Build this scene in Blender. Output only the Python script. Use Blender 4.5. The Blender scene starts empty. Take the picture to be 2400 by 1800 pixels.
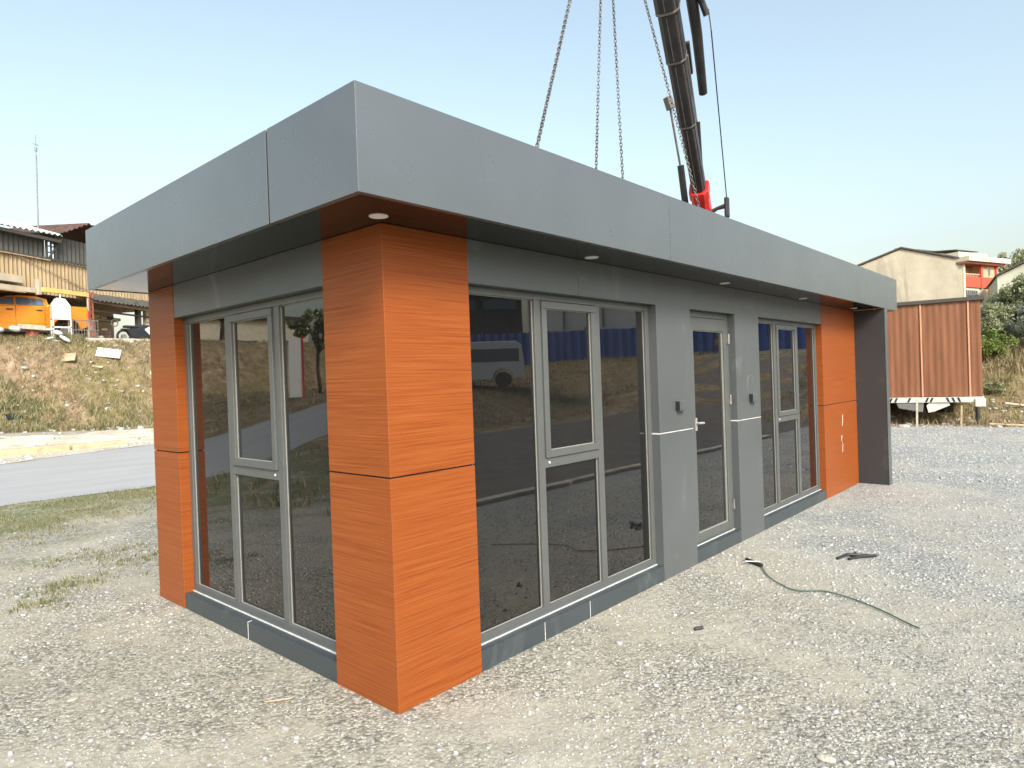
import bpy, math, random
import numpy as np
from mathutils import Vector, Matrix
random.seed(7); rng = np.random.default_rng(7)
SC = bpy.context.scene; COL = SC.collection
R = math.radians

# ------------------------------------------------------------------ mesh helpers
class MB:
    def __init__(s): s.v = []; s.f = []; s.mi = []; s.cur = 0
    def add(s, vs, fs):
        o = len(s.v); s.v += [tuple(p) for p in vs]; s.f += [tuple(i + o for i in f) for f in fs]; s.mi += [s.cur] * len(fs)
        return s
    def box(s, x0, x1, y0, y1, z0, z1, M=None):
        vs = [(x0,y0,z0),(x1,y0,z0),(x1,y1,z0),(x0,y1,z0),(x0,y0,z1),(x1,y0,z1),(x1,y1,z1),(x0,y1,z1)]
        if M is not None: vs = [M @ Vector(p) for p in vs]
        return s.add(vs, [(3,2,1,0),(4,5,6,7),(0,1,5,4),(1,2,6,5),(2,3,7,6),(3,0,4,7)])
    def prism(s, poly, a0, a1, axis='y', M=None):
        """poly in the plane across axis, extruded along axis"""
        n = len(poly)
        def P(p, a):
            if axis == 'y': q = (p[0], a, p[1])
            elif axis == 'x': q = (a, p[0], p[1])
            else: q = (p[0], p[1], a)
            return M @ Vector(q) if M is not None else q
        vs = [P(p, a0) for p in poly] + [P(p, a1) for p in poly]
        fs = [tuple(range(n)), tuple(range(2*n-1, n-1, -1))] + [(i, i+n, (i+1) % n + n, (i+1) % n) for i in range(n)]
        return s.add(vs, fs)
    def tube(s, pts, r, seg=8, cap=True):
        pts = [Vector(p) for p in pts]; n = len(pts)
        rs = r if isinstance(r, (list, tuple)) else [r] * n
        o = len(s.v); prev = None
        for i, p in enumerate(pts):
            t = (pts[min(i+1, n-1)] - pts[max(i-1, 0)]).normalized()
            if prev is None:
                a = Vector((0,0,1)) if abs(t.z) < .9 else Vector((1,0,0))
                a = t.cross(a).normalized()
            else: a = (prev - t * prev.dot(t)).normalized()
            prev = a; b = t.cross(a)
            for k in range(seg):
                q = 2*math.pi*k/seg
                s.v.append(tuple(p + (a*math.cos(q) + b*math.sin(q)) * rs[i]))
        for i in range(n-1):
            for k in range(seg):
                k2 = (k+1) % seg
                s.f.append((o+i*seg+k, o+i*seg+k2, o+(i+1)*seg+k2, o+(i+1)*seg+k)); s.mi.append(s.cur)
        if cap:
            s.f.append(tuple(o+k for k in range(seg-1, -1, -1))); s.f.append(tuple(o+(n-1)*seg+k for k in range(seg))); s.mi += [s.cur]*2
        return s
    def beam(s, a, b, w, h, up=(0,0,1)):
        a = Vector(a); b = Vector(b); t = (b-a).normalized(); u = Vector(up)
        sd = t.cross(u)
        if sd.length < 1e-3: sd = t.cross(Vector((1,0,0)))
        sd.normalize(); u = sd.cross(t)
        vs = []
        for p in (a, b):
            for i, j in ((-1,-1),(1,-1),(1,1),(-1,1)): vs.append(p + sd*(w/2*i) + u*(h/2*j))
        return s.add(vs, [(3,2,1,0),(4,5,6,7),(0,1,5,4),(1,2,6,5),(2,3,7,6),(3,0,4,7)])
    def build(s, name, mat, parent=None, bevel=0, smooth=False, loc=None):
        m = bpy.data.meshes.new(name); m.from_pydata(s.v, [], s.f)
        mats = mat if isinstance(mat, (list, tuple)) else [mat]
        for q in mats: m.materials.append(q)
        if len(mats) > 1: m.polygons.foreach_set('material_index', s.mi)
        if smooth: m.polygons.foreach_set('use_smooth', [True]*len(m.polygons))
        m.update()
        o = bpy.data.objects.new(name, m); COL.objects.link(o)
        if parent: o.parent = parent
        if loc: o.location = loc
        if bevel:
            b = o.modifiers.new('b', 'BEVEL'); b.width = bevel; b.segments = 2; b.limit_method = 'ANGLE'; b.angle_limit = R(35)
            b.harden_normals = False
        return o
def np_mesh(name, V, F, mat, parent=None, smooth=False):
    m = bpy.data.meshes.new(name); V = np.asarray(V, np.float32); F = np.asarray(F, np.int32)
    k = F.shape[1]
    m.vertices.add(len(V)); m.vertices.foreach_set('co', V.ravel())
    m.loops.add(F.size); m.loops.foreach_set('vertex_index', F.ravel())
    m.polygons.add(len(F)); m.polygons.foreach_set('loop_start', np.arange(0, F.size, k, dtype=np.int32))
    m.polygons.foreach_set('loop_total', np.full(len(F), k, np.int32))
    if smooth: m.polygons.foreach_set('use_smooth', np.ones(len(F), bool))
    m.update(calc_edges=True); m.validate()
    m.materials.append(mat)
    o = bpy.data.objects.new(name, m); COL.objects.link(o)
    if parent: o.parent = parent
    return o
def tag(o, label=None, cat=None, group=None, kind=None):
    if label: o['label'] = label
    if cat: o['category'] = cat
    if group: o['group'] = group
    if kind: o['kind'] = kind
    return o
def thing(name, label, cat, loc=(0,0,0), rz=0, group=None):
    o = bpy.data.objects.new(name, None); COL.objects.link(o)
    o.location = loc; o.rotation_euler = (0,0,rz); o.empty_display_size = .2
    return tag(o, label, cat, group)

# ------------------------------------------------------------------ materials
class NT:
    def __init__(s, name):
        s.m = bpy.data.materials.new(name); s.m.use_nodes = True; s.t = s.m.node_tree
        s.t.nodes.clear(); s.out = s.n('ShaderNodeOutputMaterial'); s.b = s.n('ShaderNodeBsdfPrincipled')
        s.l(s.b.outputs[0], s.out.inputs[0]); s._c = None
    def n(s, t, **k):
        q = s.t.nodes.new(t)
        for a, v in k.items(): setattr(q, a, v)
        return q
    def l(s, a, b): s.t.links.new(a, b)
    def co(s):
        if s._c is None: s._c = s.n('ShaderNodeTexCoord').outputs['Object']
        return s._c
    def map(s, scale=(1,1,1), rot=(0,0,0), src=None):
        m = s.n('ShaderNodeMapping'); m.inputs['Scale'].default_value = scale; m.inputs['Rotation'].default_value = rot
        s.l(src or s.co(), m.inputs[0]); return m.outputs[0]
    def noise(s, scale, detail=4, rough=.55, vec=None, dist=0):
        q = s.n('ShaderNodeTexNoise'); q.inputs['Scale'].default_value = scale; q.inputs['Detail'].default_value = detail
        q.inputs['Roughness'].default_value = rough; q.inputs['Distortion'].default_value = dist
        s.l(vec or s.co(), q.inputs['Vector']); return q.outputs[0]
    def vor(s, scale, vec=None, feature='F1', out='Color', rnd=1):
        q = s.n('ShaderNodeTexVoronoi'); q.feature = feature; q.inputs['Scale'].default_value = scale; q.inputs['Randomness'].default_value = rnd
        s.l(vec or s.co(), q.inputs['Vector']); return q.outputs[out]
    def ramp(s, fac, stops, interp='LINEAR'):
        r = s.n('ShaderNodeValToRGB'); r.color_ramp.interpolation = interp
        e = r.color_ramp.elements
        while len(e) < len(stops): e.new(.5)
        for i, (p, c) in enumerate(stops):
            e[i].position = p; e[i].color = (*c, 1) if len(c) == 3 else c
        s.l(fac, r.inputs[0]); return r.outputs[0]
    def mix(s, fac, a, b, mode='MIX'):
        m = s.n('ShaderNodeMix'); m.data_type = 'RGBA'; m.blend_type = mode
        for i, v in ((0, fac), (6, a), (7, b)):
            if hasattr(v, 'is_linked'): s.l(v, m.inputs[i])
            else: m.inputs[i].default_value = v if i == 0 else (*v, 1)
        return m.outputs[2]
    def math(s, op, a, b=0, c=None, clamp=False):
        m = s.n('ShaderNodeMath', operation=op); m.use_clamp = clamp
        for i, v in enumerate((a, b) if c is None else (a, b, c)):
            if hasattr(v, 'is_linked'): s.l(v, m.inputs[i])
            else: m.inputs[i].default_value = v
        return m.outputs[0]
    def bump(s, h, dist=.01, strength=1, prev=None):
        b = s.n('ShaderNodeBump'); b.inputs['Distance'].default_value = dist; b.inputs['Strength'].default_value = strength
        s.l(h, b.inputs['Height'])
        if prev: s.l(prev, b.inputs['Normal'])
        s.l(b.outputs[0], s.b.inputs['Normal']); return b.outputs[0]
    def set(s, **k):
        for a, v in k.items():
            i = s.b.inputs[a.replace('_', ' ')]
            if hasattr(v, 'is_linked'): s.l(v, i)
            else: i.default_value = (*v, 1) if isinstance(v, tuple) and len(v) == 3 else v
        return s
def simple(name, col, rough=.6, metal=0, spec=.5, var=.12, vs=3, bump=0, bs=40):
    t = NT(name)
    nz = t.noise(vs, 5)
    c = t.ramp(nz, [(.3, tuple(x*(1-var) for x in col)), (.7, tuple(min(1, x*(1+var)) for x in col))])
    t.set(Base_Color=c, Metallic=metal)
    t.b.inputs['Specular IOR Level'].default_value = spec
    r = t.math('MULTIPLY_ADD', t.noise(vs*2.3, 4), .2, rough-.1); t.set(Roughness=r)
    if bump: t.bump(t.noise(bs, 4), bump)
    return t.m
def panel_mat(name, col, rough, metal, dirt=(.5,.5,.47), dirt_amt=.25, spec=.5, wav=.0006):
    """coated aluminium composite with faint handling marks, dust towards nothing in particular and tiny oil-canning"""
    t = NT(name)
    nz = t.noise(1.1, 5, .6, dist=.4)
    c = t.ramp(nz, [(.3, tuple(x*.93 for x in col)), (.7, tuple(x*1.07 for x in col))])
    sm = t.math('MULTIPLY', t.ramp(t.noise(2.3, 7, .72, t.map((1,1,.45)), 1.2), [(.56, (0,0,0)), (.76, (1,1,1))]), dirt_amt)
    c = t.mix(sm, c, dirt)
    t.set(Base_Color=c, Metallic=metal)
    t.b.inputs['Specular IOR Level'].default_value = spec
    t.set(Roughness=t.math('ADD', t.math('MULTIPLY_ADD', t.noise(5, 6, .65), .14, rough-.07), t.math('MULTIPLY', sm, .3)))
    t.bump(t.noise(1.3, 2), wav*18, .35)
    return t.m
def wood_mat(name, cols, axis, sc=1.0):
    """horizontal-grain wood laminate"""
    t = NT(name)
    v = t.map((1.1*sc, 1.1*sc, 95*sc))
    g1 = t.noise(1.2, 8, .62, v, .35)
    v2 = t.map((2.5*sc, 2.5*sc, 190*sc))
    g2 = t.noise(1.2, 5, .6, v2, .3)
    g = t.math('ADD', t.math('MULTIPLY', g1, .62), t.math('MULTIPLY', g2, .38))
    c = t.ramp(g, [(.36, cols[0]), (.47, cols[1]), (.56, cols[2]), (.68, cols[3])])
    big = t.noise(.9, 3)
    c = t.mix(t.math('MULTIPLY', big, .25), c, cols[1])
    t.set(Base_Color=c, Roughness=t.math('MULTIPLY_ADD', g2, .16, .36))
    t.b.inputs['Specular IOR Level'].default_value = .32
    t.bump(g, .0010, .45)
    return t.m
M = {}
M['wood'] = wood_mat('wood_laminate', [(.19,.040,.007),(.262,.066,.012),(.30,.083,.018),(.345,.105,.027)], 'z')
M['fascia'] = panel_mat('silver_grey_composite', (.182,.20,.21), .29, .55, dirt_amt=0.0)
M['wall'] = panel_mat('grey_composite', (.116,.130,.135), .36, .25, dirt=(.31,.34,.345), dirt_amt=.5)
M['plinth'] = panel_mat('dark_grey_composite', (.058,.074,.082), .42, .2, dirt=(.22,.24,.245), dirt_amt=.35)
M['dark'] = panel_mat('charcoal_composite', (.036,.038,.041), .5, 0, dirt_amt=.08)
M['soffit'] = panel_mat('soffit_composite', (.036,.038,.038), .10, .85, dirt_amt=.04, wav=.0002)
M['frame'] = simple('window_aluminium', (.135,.147,.145), .4, .3, var=.06, vs=8)
M['edge'] = simple('cut_panel_edge', (.62,.61,.58), .5, .2, var=.1, vs=9)
M['scuff'] = simple('rubbed_scuff', (.20,.22,.225), .5)
M['bead'] = simple('glazing_bead', (.42,.42,.38), .35, .3, var=.08, vs=9)
M['gap'] = simple('joint_shadow_gap', (.03,.025,.022), .8)
M['seal'] = simple('pale_sealant', (.62,.64,.62), .6, var=.15, vs=20)
M['black'] = simple('black_plastic', (.02,.02,.02), .45)
M['white'] = simple('white_plastic', (.78,.78,.76), .4, var=.03)
M['steel'] = simple('galvanised_steel', (.34,.34,.33), .4, .8, var=.2, vs=14)
M['chain'] = simple('chain_steel', (.17,.17,.16), .5, .7, var=.35, vs=9)
M['red'] = simple('crane_red', (.55,.025,.02), .35, 0, var=.15)
M['boom'] = simple('crane_boom_grey', (.035,.034,.034), .45, .2, var=.25, vs=4)
M['boom_edge'] = simple('crane_boom_worn', (.17,.155,.14), .5, .3, var=.3, vs=9)
M['roof'] = simple('roof_membrane', (.3,.3,.3), .8)
def glass_mat():
    t = NT('tinted_glass')
    t.b.inputs['IOR'].default_value = 1.95
    sm = t.ramp(t.noise(2.2, 6, .7, t.map((1,1,.5)), .8), [(.45,(0,0,0)),(.75,(1,1,1))])
    t.set(Base_Color=t.mix(sm, (.007,.0075,.008), (.011,.011,.010)), Roughness=t.math('MULTIPLY_ADD', sm, .03, .010))
    t.bump(t.noise(1.1, 2), .0035, .4)
    return t.m
M['glass'] = glass_mat()
def stone_mat():
    t = NT('gravel_stone')
    g = t.n('ShaderNodeNewGeometry')
    c = t.ramp(g.outputs['Random Per Island'], [(0,(.19,.20,.20)),(.25,(.31,.32,.315)),(.6,(.42,.425,.41)),(.85,(.46,.465,.45)),(1,(.52,.525,.51))])
    c = t.mix(.35, c, t.ramp(t.noise(90, 3), [(.3,(.28,.28,.26)),(.7,(.60,.595,.56))]))
    t.set(Base_Color=c, Roughness=.85); t.bump(t.noise(150, 3), .002, .6)
    return t.m
M['stone'] = stone_mat()
def ground_mat():
    t = NT('ground_surface')
    at = t.n('ShaderNodeAttribute'); at.attribute_name = 'zone'
    sp = t.n('ShaderNodeSeparateColor'); t.l(at.outputs['Color'], sp.inputs[0])
    zr, zg, zb = sp.outputs[0], sp.outputs[1], sp.outputs[2]
    # loose gravel
    v1 = t.n('ShaderNodeTexVoronoi'); v1.inputs['Scale'].default_value = 58; t.l(t.co(), v1.inputs['Vector'])
    v2 = t.n('ShaderNodeTexVoronoi'); v2.inputs['Scale'].default_value = 120; t.l(t.co(), v2.inputs['Vector'])
    s1 = t.n('ShaderNodeSeparateColor'); t.l(v1.outputs['Color'], s1.inputs[0])
    s2 = t.n('ShaderNodeSeparateColor'); t.l(v2.outputs['Color'], s2.inputs[0])
    g1 = t.ramp(s1.outputs[0], [(0,(0.186,0.186,0.164)),(.35,(0.36,0.36,0.304)),(.7,(0.516,0.508,0.421)),(1,(0.792,0.794,0.679))])
    g1b = t.ramp(s1.outputs[1], [(0,(0.204,0.217,0.211)),(.5,(0.396,0.415,0.392)),(1,(0.72,0.756,0.714))])
    big = t.noise(.32, 4, .6)
    east = t.math('ADD', zb, t.math('MULTIPLY_ADD', big, .9, -.45), clamp=True)
    grav = t.mix(east, g1, g1b)
    fine = t.ramp(s2.outputs[0], [(0,(0.264,0.26,0.216)),(1,(0.636,0.62,0.515))])
    grav = t.mix(.35, grav, fine)
    edge = t.ramp(v1.outputs['Distance'], [(.42,(1,1,1)),(.82,(.5,.5,.49))])
    grav = t.mix(.8, grav, edge, 'MULTIPLY')
    # compacted dust patches
    dust = t.ramp(t.noise(9, 6, .7), [(.3,(0.408,0.372,0.287)),(.7,(0.564,0.533,0.421))])
    dust2 = t.ramp(t.noise(5, 5, .7), [(.35,(0.432,0.415,0.339)),(.7,(0.624,0.608,0.491))])
    dust = t.mix(t.ramp(t.noise(.7, 3), [(.4,(0,0,0)),(.62,(1,1,1))]), dust, dust2)
    pm = t.ramp(t.math('ADD', t.math('MULTIPLY', t.noise(.85, 5, .62, dist=.5), .72), t.math('MULTIPLY', t.noise(13, 4, .7), .28)), [(.46,(0,0,0)),(.56,(1,1,1))])
    near = t.mix(t.math('MULTIPLY', pm, .7), grav, dust)
    west = t.math('SUBTRACT', 1, east, clamp=True)
    near = t.mix(t.math('MULTIPLY', west, .9), t.mix(1.0, near, (.73,.77,.84), 'MULTIPLY'), t.mix(1.0, near, (.775,.75,.725), 'MULTIPLY'))
    # trodden weeds
    gm = t.ramp(t.math('ADD', zr, t.math('ADD', t.math('MULTIPLY_ADD', t.noise(1.3, 6, .68), 1.1, -.55), t.math('MULTIPLY_ADD', t.noise(14, 4, .7), .7, -.35))), [(.42,(0,0,0)),(.62,(1,1,1))])
    gcol = t.ramp(t.noise(24, 6, .75), [(.28,(.075,.085,.038)),(.45,(.155,.15,.075)),(.6,(.27,.235,.13)),(.75,(.42,.37,.25))])
    gcol = t.mix(t.ramp(t.noise(.9, 4), [(.42,(0,0,0)),(.6,(1,1,1))]), gcol, t.ramp(t.noise(19, 5, .7), [(.3,(.07,.095,.035)),(.6,(.19,.2,.1)),(.8,(.33,.29,.17))]))
    c = t.mix(gm, near, gcol)
    # earth bank
    bcol = t.ramp(t.noise(3.5, 8, .74), [(.3,(.095,.068,.038)),(.45,(.21,.152,.09)),(.58,(.32,.24,.155)),(.75,(.52,.44,.31))])
    bcol = t.mix(t.ramp(t.noise(.55, 5, .6), [(.45,(0,0,0)),(.62,(.9,.9,.9))]), bcol, t.ramp(t.noise(6, 7, .75), [(.3,(.075,.07,.028)),(.5,(.19,.165,.07)),(.72,(.36,.29,.15))]))
    bm = t.ramp(t.math('ADD', zg, t.math('MULTIPLY_ADD', t.noise(1.1, 5, .65), .5, -.25)), [(.42,(0,0,0)),(.58,(1,1,1))])
    c = t.mix(bm, c, bcol)
    t.set(Base_Color=c, Roughness=.95)
    t.b.inputs['Specular IOR Level'].default_value = .2
    h = t.math('MULTIPLY', t.ramp(v1.outputs['Distance'], [(0,(1,1,1)),(.9,(0,0,0))]), t.math('SUBTRACT', 1, t.math('MULTIPLY', pm, .8)))
    h = t.math('ADD', h, t.math('MULTIPLY', t.noise(40, 5, .7), .5))
    n1 = t.bump(h, .009, .7)
    t.bump(t.noise(3, 6, .65), .05, .5, n1)
    return t.m
M['ground'] = ground_mat()
def road_mat():
    t = NT('worn_asphalt')
    c = t.ramp(t.noise(1.2, 6, .65, t.map((.35,1.6,1), (0,0,R(8)))), [(.3,(.31,.316,.312)),(.7,(.42,.423,.414))])
    c = t.mix(.4, c, t.ramp(t.noise(90, 4, .7), [(.3,(.22,.22,.222)),(.7,(.44,.44,.43))]))
    t.set(Base_Color=c, Roughness=.85); t.bump(t.noise(120, 4), .004, .6); return t.m
M['road'] = road_mat()
def verge_mat():
    t = NT('broken_concrete_dust')
    c = t.ramp(t.noise(2.1, 7, .72, t.map((.6,2,1))), [(.3,(.30,.25,.18)),(.45,(.52,.46,.36)),(.65,(.66,.63,.55)),(.8,(.74,.72,.66))])
    c = t.mix(t.ramp(t.noise(1.1, 4), [(.5,(0,0,0)),(.65,(.5,.5,.5))]), c, (.35,.31,.2))
    t.set(Base_Color=c, Roughness=.9); t.bump(t.noise(9, 7, .7), .06, .8); return t.m
M['verge'] = verge_mat()
M['kerb'] = simple('cast_concrete', (.5,.46,.38), .85, var=.25, vs=4, bump=.01)
M['kerb2'] = simple('sandstone_block', (.55,.42,.26), .85, var=.25, vs=4, bump=.01)
def corr_mat(name, col, var=.25, vs=(3,3,.6), rough=.6, metal=0):
    t = NT(name)
    c = t.ramp(t.noise(1, 7, .65, t.map(vs)), [(.3, tuple(x*(1-var) for x in col)), (.7, tuple(x*(1+var) for x in col))])
    t.set(Base_Color=c, Roughness=rough, Metallic=metal); return t.m
M['shed_dark'] = corr_mat('weathered_dark_sheet', (.075,.075,.065))
M['shed_tan'] = corr_mat('weathered_tan_sheet', (.36,.27,.15), .3)
M['shed_roof'] = corr_mat('pale_roof_sheet', (.62,.68,.66), .12)
M['rust'] = corr_mat('rust_brown_sheet', (.10,.055,.04), .4)
M['rust_red'] = simple('red_oxide_steel', (.35,.12,.08), .6, var=.25, vs=6)
M['yellow'] = simple('yellow_painted_beam', (.72,.50,.16), .5, var=.12)
M['plaster'] = simple('cream_plaster', (.48,.42,.31), .9, var=.15, vs=2)
M['timber'] = simple('old_timber', (.42,.32,.2), .85, var=.35, vs=6)
M['inner'] = simple('shed_back_wall', (.40,.33,.22), .9, var=.3, vs=1.5)
M['orange_paint'] = simple('orange_car_paint', (.75,.26,.02), .28, .25, var=.05)
M['carglass'] = simple('car_glass', (.10,.125,.17), .08, 0, 1, var=.1)
M['rubber'] = simple('tyre_rubber', (.02,.02,.02), .8)
M['whitepaint'] = simple('white_painted_steel', (.62,.60,.54), .5, var=.06)
M['van'] = simple('white_van_paint', (.75,.76,.78), .3, var=.04)
M['blue'] = corr_mat('blue_sheet', (.04,.10,.36), .15)
M['cream_sheet'] = simple('pale_board', (.66,.68,.68), .6, var=.08)
M['darkpaint'] = simple('dark_car_paint', (.03,.035,.04), .3, .3)
M['greenhose'] = simple('green_hose', (.05,.12,.10), .5)
M['bag'] = simple('pale_plastic_sack', (.66,.68,.66), .6, var=.15, vs=9, bump=.02, bs=8)
def brown_mat():
    t = NT('brown_wood_effect_sheet')
    c = t.ramp(t.noise(1.2, 7, .6, t.map((5,5,.5)), .4), [(.3,(.155,.058,.024)),(.5,(.205,.082,.035)),(.7,(.26,.108,.050))])
    t.set(Base_Color=c, Roughness=.5); return t.m
M['brown'] = brown_mat()
M['brown_joint'] = simple('joint_cover_strip', (.6,.3,.18), .5)
def concrete_mat():
    t = NT('stained_render')
    c = t.ramp(t.noise(.5, 7, .65), [(.3,(.40,.36,.27)),(.7,(.56,.52,.40))])
    st = t.ramp(t.noise(.8, 7, .7, t.map((1.2,1.2,.22)), 1), [(.52,(0,0,0)),(.7,(.7,.7,.7))])
    c = t.mix(st, c, (.22,.20,.155)); t.set(Base_Color=c, Roughness=.95); return t.m
M['render'] = concrete_mat()
M['render_green'] = simple('pale_green_render', (.5,.53,.43), .95, var=.15, vs=.6)
M['redwall'] = simple('red_wall_paint', (.62,.10,.055), .8, var=.1)
M['cream'] = simple('cream_wall_paint', (.70,.64,.48), .85, var=.08)
M['peach'] = simple('peach_wall_paint', (.62,.42,.25), .85, var=.1)
M['roofedge'] = simple('dark_roof_edge', (.07,.065,.055), .8)
M['grey_paving'] = simple('grey_paving', (.13,.115,.10), .9, var=.2, vs=2, bump=.01)
def leaf_mat(name, cols):
    t = NT(name); g = t.n('ShaderNodeNewGeometry')
    c = t.ramp(g.outputs['Random Per Island'], [(i/(len(cols)-1), q) for i, q in enumerate(cols)])
    t.set(Base_Color=c, Roughness=.6)
    tr = t.n('ShaderNodeBsdfTranslucent'); t.l(c, tr.inputs[0])
    ad = t.n('ShaderNodeMixShader'); ad.inputs[0].default_value = .3
    t.l(t.b.outputs[0], ad.inputs[1]); t.l(tr.outputs[0], ad.inputs[2]); t.l(ad.outputs[0], t.out.inputs[0])
    return t.m
M['leaf'] = leaf_mat('olive_leaf', [(.13,.165,.075),(.23,.265,.13),(.33,.35,.19),(.46,.47,.31)])
M['leaf2'] = leaf_mat('fresh_leaf', [(.10,.15,.03),(.18,.25,.06),(.28,.34,.10)])
M['leaf3'] = leaf_mat('grey_leaf', [(.15,.18,.13),(.25,.28,.2),(.36,.39,.3)])
M['dry'] = leaf_mat('dry_grass', [(.20,.155,.075),(.33,.27,.14),(.45,.38,.22),(.17,.17,.07),(.26,.23,.11)])
M['weed'] = leaf_mat('green_weed', [(.10,.12,.045),(.19,.21,.09),(.32,.30,.15),(.42,.37,.22)])
M['bark'] = simple('bark', (.10,.075,.05), .9, var=.3, vs=6, bump=.02)

# ------------------------------------------------------------------ terrain
def sst(a, b, x):
    t = np.clip((np.asarray(x, float)-a)/(b-a), 0, 1); return t*t*(3-2*t)
def wob(x, y, f, s):
    return (np.sin(x*f+s)*np.cos(y*f*1.13+s*2.1)+.5*np.sin(x*f*2.3+1.7*s+y*f*.7)+.3*np.cos(y*f*3.7-x*f*2.9+s))/1.8
def height(x, y):
    x = np.asarray(x, float); y = np.asarray(y, float)
    yb = y + .06*(x-5) + .25*wob(x, y, .9, 1)
    hn = sst(19.5, 22.5, y)*(.42-.035*(x-5).clip(-4, 6)) + sst(22.4, 26.5, yb)*3.25
    bankm = sst(22.2, 23, yb)*(1-sst(26, 27, yb))
    hn = hn + bankm*(.10*wob(x, y, 2.1, 3)+.05*wob(x, y, 6.3, 5))
    he = (sst(18.5, 30, x)*2.5+sst(32, 70, x)*3)*(1-sst(9, 15, y)) + sst(18.5,21,x)*.07*wob(x,y,1.7,2)
    hs = sst(-12, -19, -(-y))*0 + sst(12, 19, -y)*1.45
    hw = sst(2.5, 9, -x)*1.35
    h = np.maximum(np.maximum(hn, he), np.maximum(hs, hw))
    far = np.maximum(np.abs(x), np.abs(y))
    return h + sst(12, 40, far)*.1*wob(x, y, .35, 4)
def axis_coords(lo, hi, flo, fhi, d):
    a = list(np.arange(flo, fhi+d/2, d)); s = d; p = fhi
    while p < hi: s *= 1.16; p += s; a.append(min(p, hi))
    s = d; p = flo; b = []
    while p > lo: s *= 1.16; p -= s; b.append(max(p, lo))
    return np.array(b[::-1]+a)
def grid_sheet(name, xs, ys, mat, zoff=0, fn=None, label=None):
    X, Y = np.meshgrid(xs, ys); Z = height(X, Y)+zoff
    if fn is not None: X, Y = fn(X, Y); Z = height(X, Y)+zoff
    V = np.stack([X.ravel(), Y.ravel(), Z.ravel()], 1)
    nx, ny = len(xs), len(ys); i = np.arange(nx-1)[None, :]+np.arange(ny-1)[:, None]*nx; i = i.ravel()
    F = np.stack([i, i+1, i+1+nx, i+nx], 1)
    return np_mesh(name, V, F, mat, smooth=True), X.ravel(), Y.ravel()
ground, gx, gy = grid_sheet('ground', axis_coords(-700, 700, -4, 30, .3), axis_coords(-700, 700, -4, 31, .3), M['ground'])
tag(ground, kind='structure')
zr = sst(5.2, 7.6, gy-.55*gx)*.62*(1-sst(17, 19, gy)); zr = np.maximum(zr, .36*sst(3.2,5.5,gy-.5*gx)*(1-sst(17,19,gy)))
zg = np.maximum(sst(21.5, 22.6, gy+.06*(gx-5)), sst(17.0, 18.6, gx+.25*gy)*(1-sst(9, 12, gy)*.0))
zg = np.maximum(zg, sst(10.5, 12.5, -gy)); zg = np.maximum(zg, sst(3.5, 6, -gx)*.9)
zb = sst(1.5, 7, gx-.6*gy)*.75
ca = ground.data.color_attributes.new('zone', 'FLOAT_COLOR', 'POINT')
ca.data.foreach_set('color', np.stack([zr, zg, zb, np.ones_like(zr)], 1).astype(np.float32).ravel())
# road: near edge along y=9.45, far edge widening to a junction
def roadfn(X, Y):
    far = np.clip(16.05+.5*X, 12.2, 19.2)
    return X, 9.45+.06*np.sin(X*2.3)+.04*np.sin(X*5.9)+(far-9.45)*Y
road, _, _ = grid_sheet('road', np.arange(-60, 60.1, .5), np.linspace(0, 1, 24), M['road'], .006, roadfn)
tag(road, kind='structure')
def vergefn(X, Y):
    far = np.clip(16.05+.5*X, 12.2, 19.2)
    return X, far+.01+(21.9-.04*X+.25*np.sin(X*1.3)+.12*np.sin(X*4.1)-far)*Y
vg, _, _ = grid_sheet('pavement', np.arange(-1.5, 40.1, .25), np.linspace(0, 1, 20), M['verge'], .012, vergefn)
tag(vg, kind='structure')
# grey paved yard south of the cabin with a pale kerb (seen mirrored in the glass)
py, _, _ = grid_sheet('yard_paving', np.arange(-30, 60, 1.), np.arange(-11.5, -3.39, .9), M['grey_paving'], .006)
tag(py, kind='structure')
for i, (a, b) in enumerate(((-2, 1.9), (1.95, 5.9), (5.95, 9.9), (9.95, 13.9))):
    k = MB().box(a, b, -3.38, -3.22, -.05, .05).build('kerb_stone', M['kerb'], bevel=.012)
    tag(k, ['pale concrete kerb length nearest the photographer, mirrored at the far left', 'pale concrete kerb length mirrored in the wide window', 'pale concrete kerb length mirrored beside the door', 'pale concrete kerb length mirrored in the far window'][i], 'kerb', 'kerb stones edging the yard')

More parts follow.
